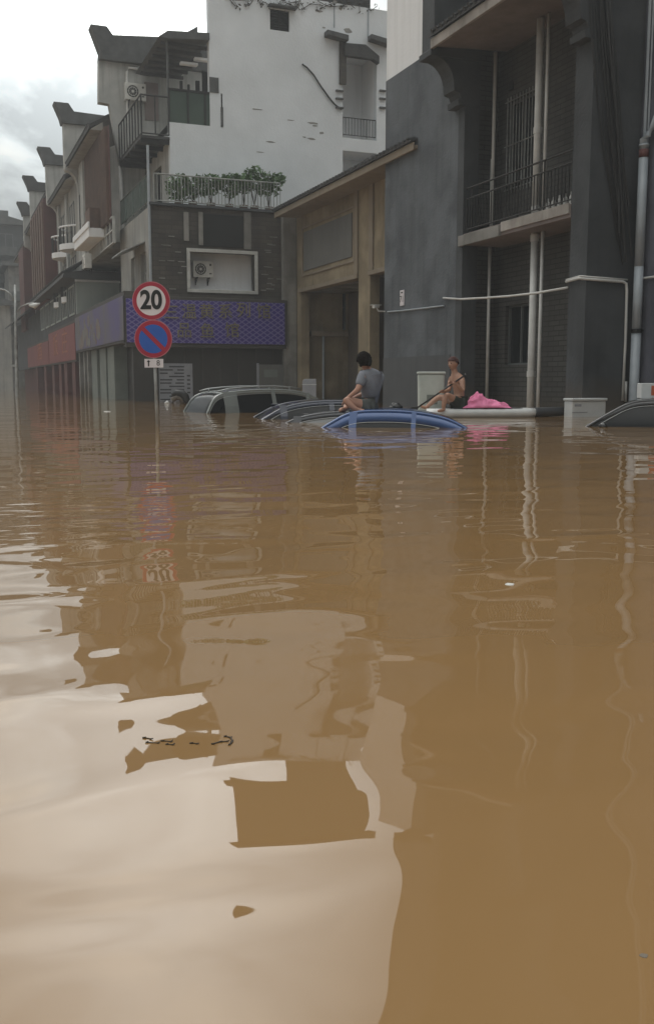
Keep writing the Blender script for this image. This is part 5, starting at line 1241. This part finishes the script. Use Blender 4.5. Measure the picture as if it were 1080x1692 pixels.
def head_mesh(name, c, face_dir, upv, mt, parent, size=1.0):
    """sculpted head: skull, jaw, brow, nose, lips, ears from one displaced sphere"""
    bm = bmesh.new(); bmesh.ops.create_uvsphere(bm, u_segments=40, v_segments=28, radius=1)
    fz = upv.normalized(); fx_ = (face_dir-fz*face_dir.dot(fz)).normalized(); fy = fz.cross(fx_)
    g = lambda v, p, r: math.exp(-((v-Vector(p)).length/r)**2)
    for v in bm.verts:
        p = v.co.copy(); x_, y_, z_ = p
        k = Vector((x_*.098, y_*.076, z_*.118))
        if z_ < 0: k.y *= 1-.30*(-z_)**1.3; k.x *= (1-.22*(-z_)) if x_ < 0 else (1-.05*(-z_))
        if x_ > .3:
            k.x += .026*g(p, (1,0,-.12), .20)+.012*g(p, (.98,0,.10), .16)      # nose
            k.x += .008*g(p, (.9,0,-.50), .16)+.010*g(p, (.85,0,-.80), .22)    # lips, chin
            for s in (-1, 1): k.x -= .012*g(p, (.9, s*.36, .12), .17); k.x += .007*g(p, (.92, s*.33, .34), .18); 
        for s in (-1, 1): k.y += s*.022*g(p, (.0, s*1.0, -.02), .20)           # ears
        v.co = Vector(c)+(fx_*k.x+fy*k.y+fz*k.z)*size
    return bm, fx_, fy, fz
def add_head(c, fd, upv, parent, skin, size=1.0, nodes_mesh=None):
    bm, a, b, c2_ = head_mesh('head', c, fd, upv, skin, parent, size)
    mb = MB(); mb.bm.free(); mb.bm = bm
    return mb.build('head', M[skin], parent, smooth=True), a, b, c2_
def hair(c, a, b, up_, parent, mt, size=1.0, name='hair', low=-.15, seed=1, fringe=.35):
    bm = bmesh.new(); bmesh.ops.create_uvsphere(bm, u_segments=48, v_segments=36, radius=1)
    kill = [v for v in bm.verts if v.co.z < low-.35*(-v.co.x if v.co.x < 0 else 0) or (v.co.x > .35 and v.co.z < fringe)]
    bmesh.ops.delete(bm, geom=kill, context='VERTS')
    for v in bm.verts:
        p = v.co.copy(); n_ = mnoise.noise(p*7+Vector((seed,0,0)))*.05+mnoise.noise(p*18)*.03
        k = 1.0+n_; v.co = Vector(c)+(a*(p.x*.109*k-.003)+b*(p.y*.089*k)+up_*(p.z*.122*k+.004))*size
    mb = MB(); mb.bm.free(); mb.bm = bm; o = mb.build(name, M[mt], parent, smooth=True)
    s = o.modifiers.new('solid', 'SOLIDIFY'); s.thickness = .012; return o

# --- boy on the blue car
p0 = PD(607, 682, 15.9); t = empty('person', (p0.x, p0.y, .27), 'person with black hair in a grey shirt sitting cross-legged on the blue car', 'person', rz=-YAW)
Q = lambda px, py, d: PD(px, py, d)
n = {'pelvis': (Q(608,672,15.9), (.15,.13)), 'belly': (Q(611,657,15.9), (.145,.115)), 'chest': (Q(613,637,15.9), (.165,.125)), 'upper': (Q(612,624,15.87), (.13,.08)), 'neck': (Q(605,613,15.84), .055), 'skull': (Q(603,604,15.82), .06),
     'shL': (Q(599,625,15.70), .066), 'elL': (Q(592,646,15.60), .046), 'wrL': (Q(578,657,15.64), .030), 'shR': (Q(626,625,16.00), .066), 'elR': (Q(610,648,16.15), .046), 'wrR': (Q(586,658,15.98), .030),
     'hipL': (Q(603,672,15.76), .105), 'knL': (Q(571,661,15.62), .066), 'anL': (Q(588,676,15.60), .042), 'heL': (Q(594,678,15.62), .04), 'toL': (Q(603,679,15.56), .028),
     'hipR': (Q(612,672,16.05), .105), 'knR': (Q(578,664,16.18), .066), 'anR': (Q(572,676,15.82), .042), 'heR': (Q(567,677,15.74), .04), 'toR': (Q(564,678,15.62), .030)}
e = chain('pelvis','belly','chest','upper','neck','skull')+chain('upper','shL','elL','wrL')+chain('upper','shR','elR','wrR')+chain('pelvis','hipL','knL','anL','heL','toL')+chain('pelvis','hipR','knR','anR','heR','toR')
nb = dict(n); eb = list(e)
hand(nb, eb, 'wrL', nb['wrL'][0]-nb['elL'][0], fh, 'hl', Vector((0,0,-1))); hand(nb, eb, 'wrR', nb['wrR'][0]-nb['elR'][0], -fh, 'hr', Vector((0,0,-1)))
skin_mesh('body', nb, eb, 'pelvis', 'skin', t)
fd = (-rt*.62+fh*.78-Vector((0,0,.55))).normalized(); uh = Vector((0,0,1))*.9+(-rt*.62+fh*.78)*.4
o, a, b, c2_ = add_head(Q(601.5,600.5,15.80), fd, uh, t, 'skin')
hair(Q(601.5,600.5,15.80), a, b, c2_, t, 'hair', 1.07, low=-.72, fringe=.1)
n2 = {k: (n[k][0], n[k][1]) for k in ('belly','chest','upper','shL','shR')}
n2['hem'] = (Q(609,670,15.9), (.178,.15)); n2['belly'] = (n['belly'][0], (.172,.14)); n2['chest'] = (n['chest'][0], (.205,.15)); n2['upper'] = (n['upper'][0], (.185,.125)); n2['shL'] = (n['shL'][0], .092); n2['shR'] = (n['shR'][0], .092)
n2['col'] = (Q(607,614.5,15.85), (.075,.075)); n2['slL'] = (n['shL'][0].lerp(n['elL'][0], .78), .070); n2['slR'] = (n['shR'][0].lerp(n['elR'][0], .78), .070)
skin_mesh('shirt', n2, chain('hem','belly','chest','upper','col')+chain('upper','shL','slL')+chain('upper','shR','slR'), 'chest', 'shirt', t)
n3 = {'w': (Q(608,671,15.9), (.165,.14)), 'hL': (n['hipL'][0], .118), 'kL': (n['hipL'][0].lerp(n['knL'][0], .45), .098), 'hR': (n['hipR'][0], .118), 'kR': (n['hipR'][0].lerp(n['knR'][0], .45), .098)}
skin_mesh('shorts', n3, chain('w','hL','kL')+chain('w','hR','kR'), 'w', 'shorts', t)
m = MB(); c_ = Q(612,624,15.755); m.prism([(-.07,-.02),(.0,.015),(.07,.0),(.05,-.05),(-.05,-.055)], 'Y', -.006, .006); m.bm.transform(Matrix.Translation(c_) @ Matrix.Rotation(-YAW-R(0), 4, 'Z'))

m.build('shirt_print', M['poster'], t)

t.scale = (1.06, 1.06, 1.06)
# --- man on the paddle board
p0 = PD(757, 674, 19.95); t2 = empty('person', (p0.x, p0.y, .19), 'shirtless person with cropped dark reddish hair paddling on the white board', 'person', rz=-YAW)
n = {'pelvis': (Q(759,666,19.95), (.15,.13)), 'belly': (Q(759,653,19.95), (.145,.12)), 'chest': (Q(757,637,19.93), (.165,.12)), 'upper': (Q(755,626,19.9), (.15,.09)), 'neck': (Q(751,617,19.87), .055), 'skull': (Q(749,608,19.85), .07),
     'shL': (Q(763,629,19.72), .062), 'elL': (Q(761,647,19.58), .046), 'wrL': (Q(741,647,19.5), .030), 'shR': (Q(745,628,20.08), .06), 'elR': (Q(740,643,20.02), .044), 'wrR': (Q(734,647,19.72), .030),
     'hipL': (Q(758,667,19.8), .10), 'knL': (Q(737,652,19.62), .066), 'anL': (Q(733,673,19.60), .042), 'heL': (Q(734,677,19.62), .038), 'toL': (Q(724,679,19.52), .028),
     'hipR': (Q(757,667,20.1), .10), 'knR': (Q(726,656,20.08), .066), 'anR': (Q(708,671,20.05), .042), 'heR': (Q(706,674,20.05), .038), 'toR': (Q(697,671,20.0), .028)}
# paddle geometry and the hands that close on it
pt_top, pt_bot = Q(769,619,19.5), Q(690,673,19.45)
def onp(s): return pt_top.lerp(pt_bot, s)
n['wrL'] = (onp(.24)+Vector((0,0,-.04))+rt*.03, .030); n['wrR'] = (onp(.50)+Vector((0,0,-.03))+fh*.06+rt*.03, .030)
n['elL'] = (Q(764,648,19.6), .046); n['elR'] = (Q(742,645,19.95), .044)
nb = dict(n); eb = list(e); pdv = (pt_bot-pt_top).normalized()
hand(nb, eb, 'wrL', (onp(.27)-n['wrL'][0]).normalized()*.6-rt*.2, pdv, 'hl', -fh); hand(nb, eb, 'wrR', (onp(.52)-n['wrR'][0]).normalized()*.6-fh*.3, pdv, 'hr', -fh)
skin_mesh('body', nb, eb, 'pelvis', 'skin_tan', t2)
fd = (-rt*.75-fh*.62).normalized(); o, a, b, c2_ = add_head(Q(748.5,604,19.84), fd, Vector((0,0,1))-rt*.08, t2, 'skin_tan', 1.08)
hc_ = Q(748.5,604,19.84)
m = MB()
for s in (-1, 1): m.tube([hc_+a*.088+b*s*.034+c2_*.014, hc_+a*.096+b*s*.034+c2_*.014], [.012,.008], 8)
m.build('eyes', M['hair'], o)
m = MB(); m.tube([hc_+a*.103-b*.02-c2_*.058, hc_+a*.106-c2_*.056, hc_+a*.103+b*.02-c2_*.058], .006, 6); m.build('mouth', M['maroon'], o)
hair(hc_, a, b, c2_, t2, 'capred', 1.08, name='hair', low=.10, seed=4, fringe=.42)
n3 = {'w': (Q(759,665,19.95), (.165,.145)), 'hL': (n['hipL'][0], .115), 'kL': (n['hipL'][0].lerp(n['knL'][0], .6), .092), 'hR': (n['hipR'][0], .115), 'kR': (n['hipR'][0].lerp(n['knR'][0], .5), .092)}
skin_mesh('shorts', n3, chain('w','hL','kL')+chain('w','hR','kR'), 'w', 'dshorts', t2)
t2.scale = (1.04, 1.04, 1.04)
t3 = empty('paddle', pt_bot, 'black paddle held slantwise by the shirtless person', 'paddle')
m = MB(); m.tube([pt_top, pt_bot], .017, 10); m.build('shaft', M['black'], t3, smooth=True)
m = MB(); g0 = pt_top; m.tube([g0-fh*.05-Vector((0,0,.02)), g0+fh*.05+Vector((0,0,.02))], .018, 8); m.build('grip', M['black'], t3, smooth=True)
sdv = pdv.cross(fh).normalized(); m = MB()
ppts = [pt_bot-pdv*.04, pt_bot+sdv*.07+pdv*.10, pt_bot+sdv*.08+pdv*.34, pt_bot+pdv*.42, pt_bot-sdv*.08+pdv*.34, pt_bot-sdv*.07+pdv*.10]
A = [m.bm.verts.new(v-fh*.006) for v in ppts]; B = [m.bm.verts.new(v+fh*.006) for v in ppts]; m.bm.faces.new(A); m.bm.faces.new(B[::-1])
for i in range(6): m.bm.faces.new((A[i], B[i], B[(i+1) % 6], A[(i+1) % 6]))
m.build('blade', M['black'], t3)

# ------------------------------------------------------------------ haze
HAZE = 0.0024
if HAZE:
    m = MB(); m.box(-410, 410, -410, 410, -2.3, 40)
    hm = bpy.data.materials.new('haze_air'); hm.use_nodes = True; nn = hm.node_tree.nodes; nn.remove(nn['Principled BSDF'])
    v = nn.new('ShaderNodeVolumePrincipled'); v.inputs['Density'].default_value = HAZE; v.inputs['Color'].default_value = (.78,.80,.81,1); v.inputs['Anisotropy'].default_value = .2
    hm.node_tree.links.new(v.outputs[0], nn['Material Output'].inputs['Volume'])
    tag(m.build('haze', hm), 'thin pale mist hanging over the flooded street', 'haze', kind='stuff')
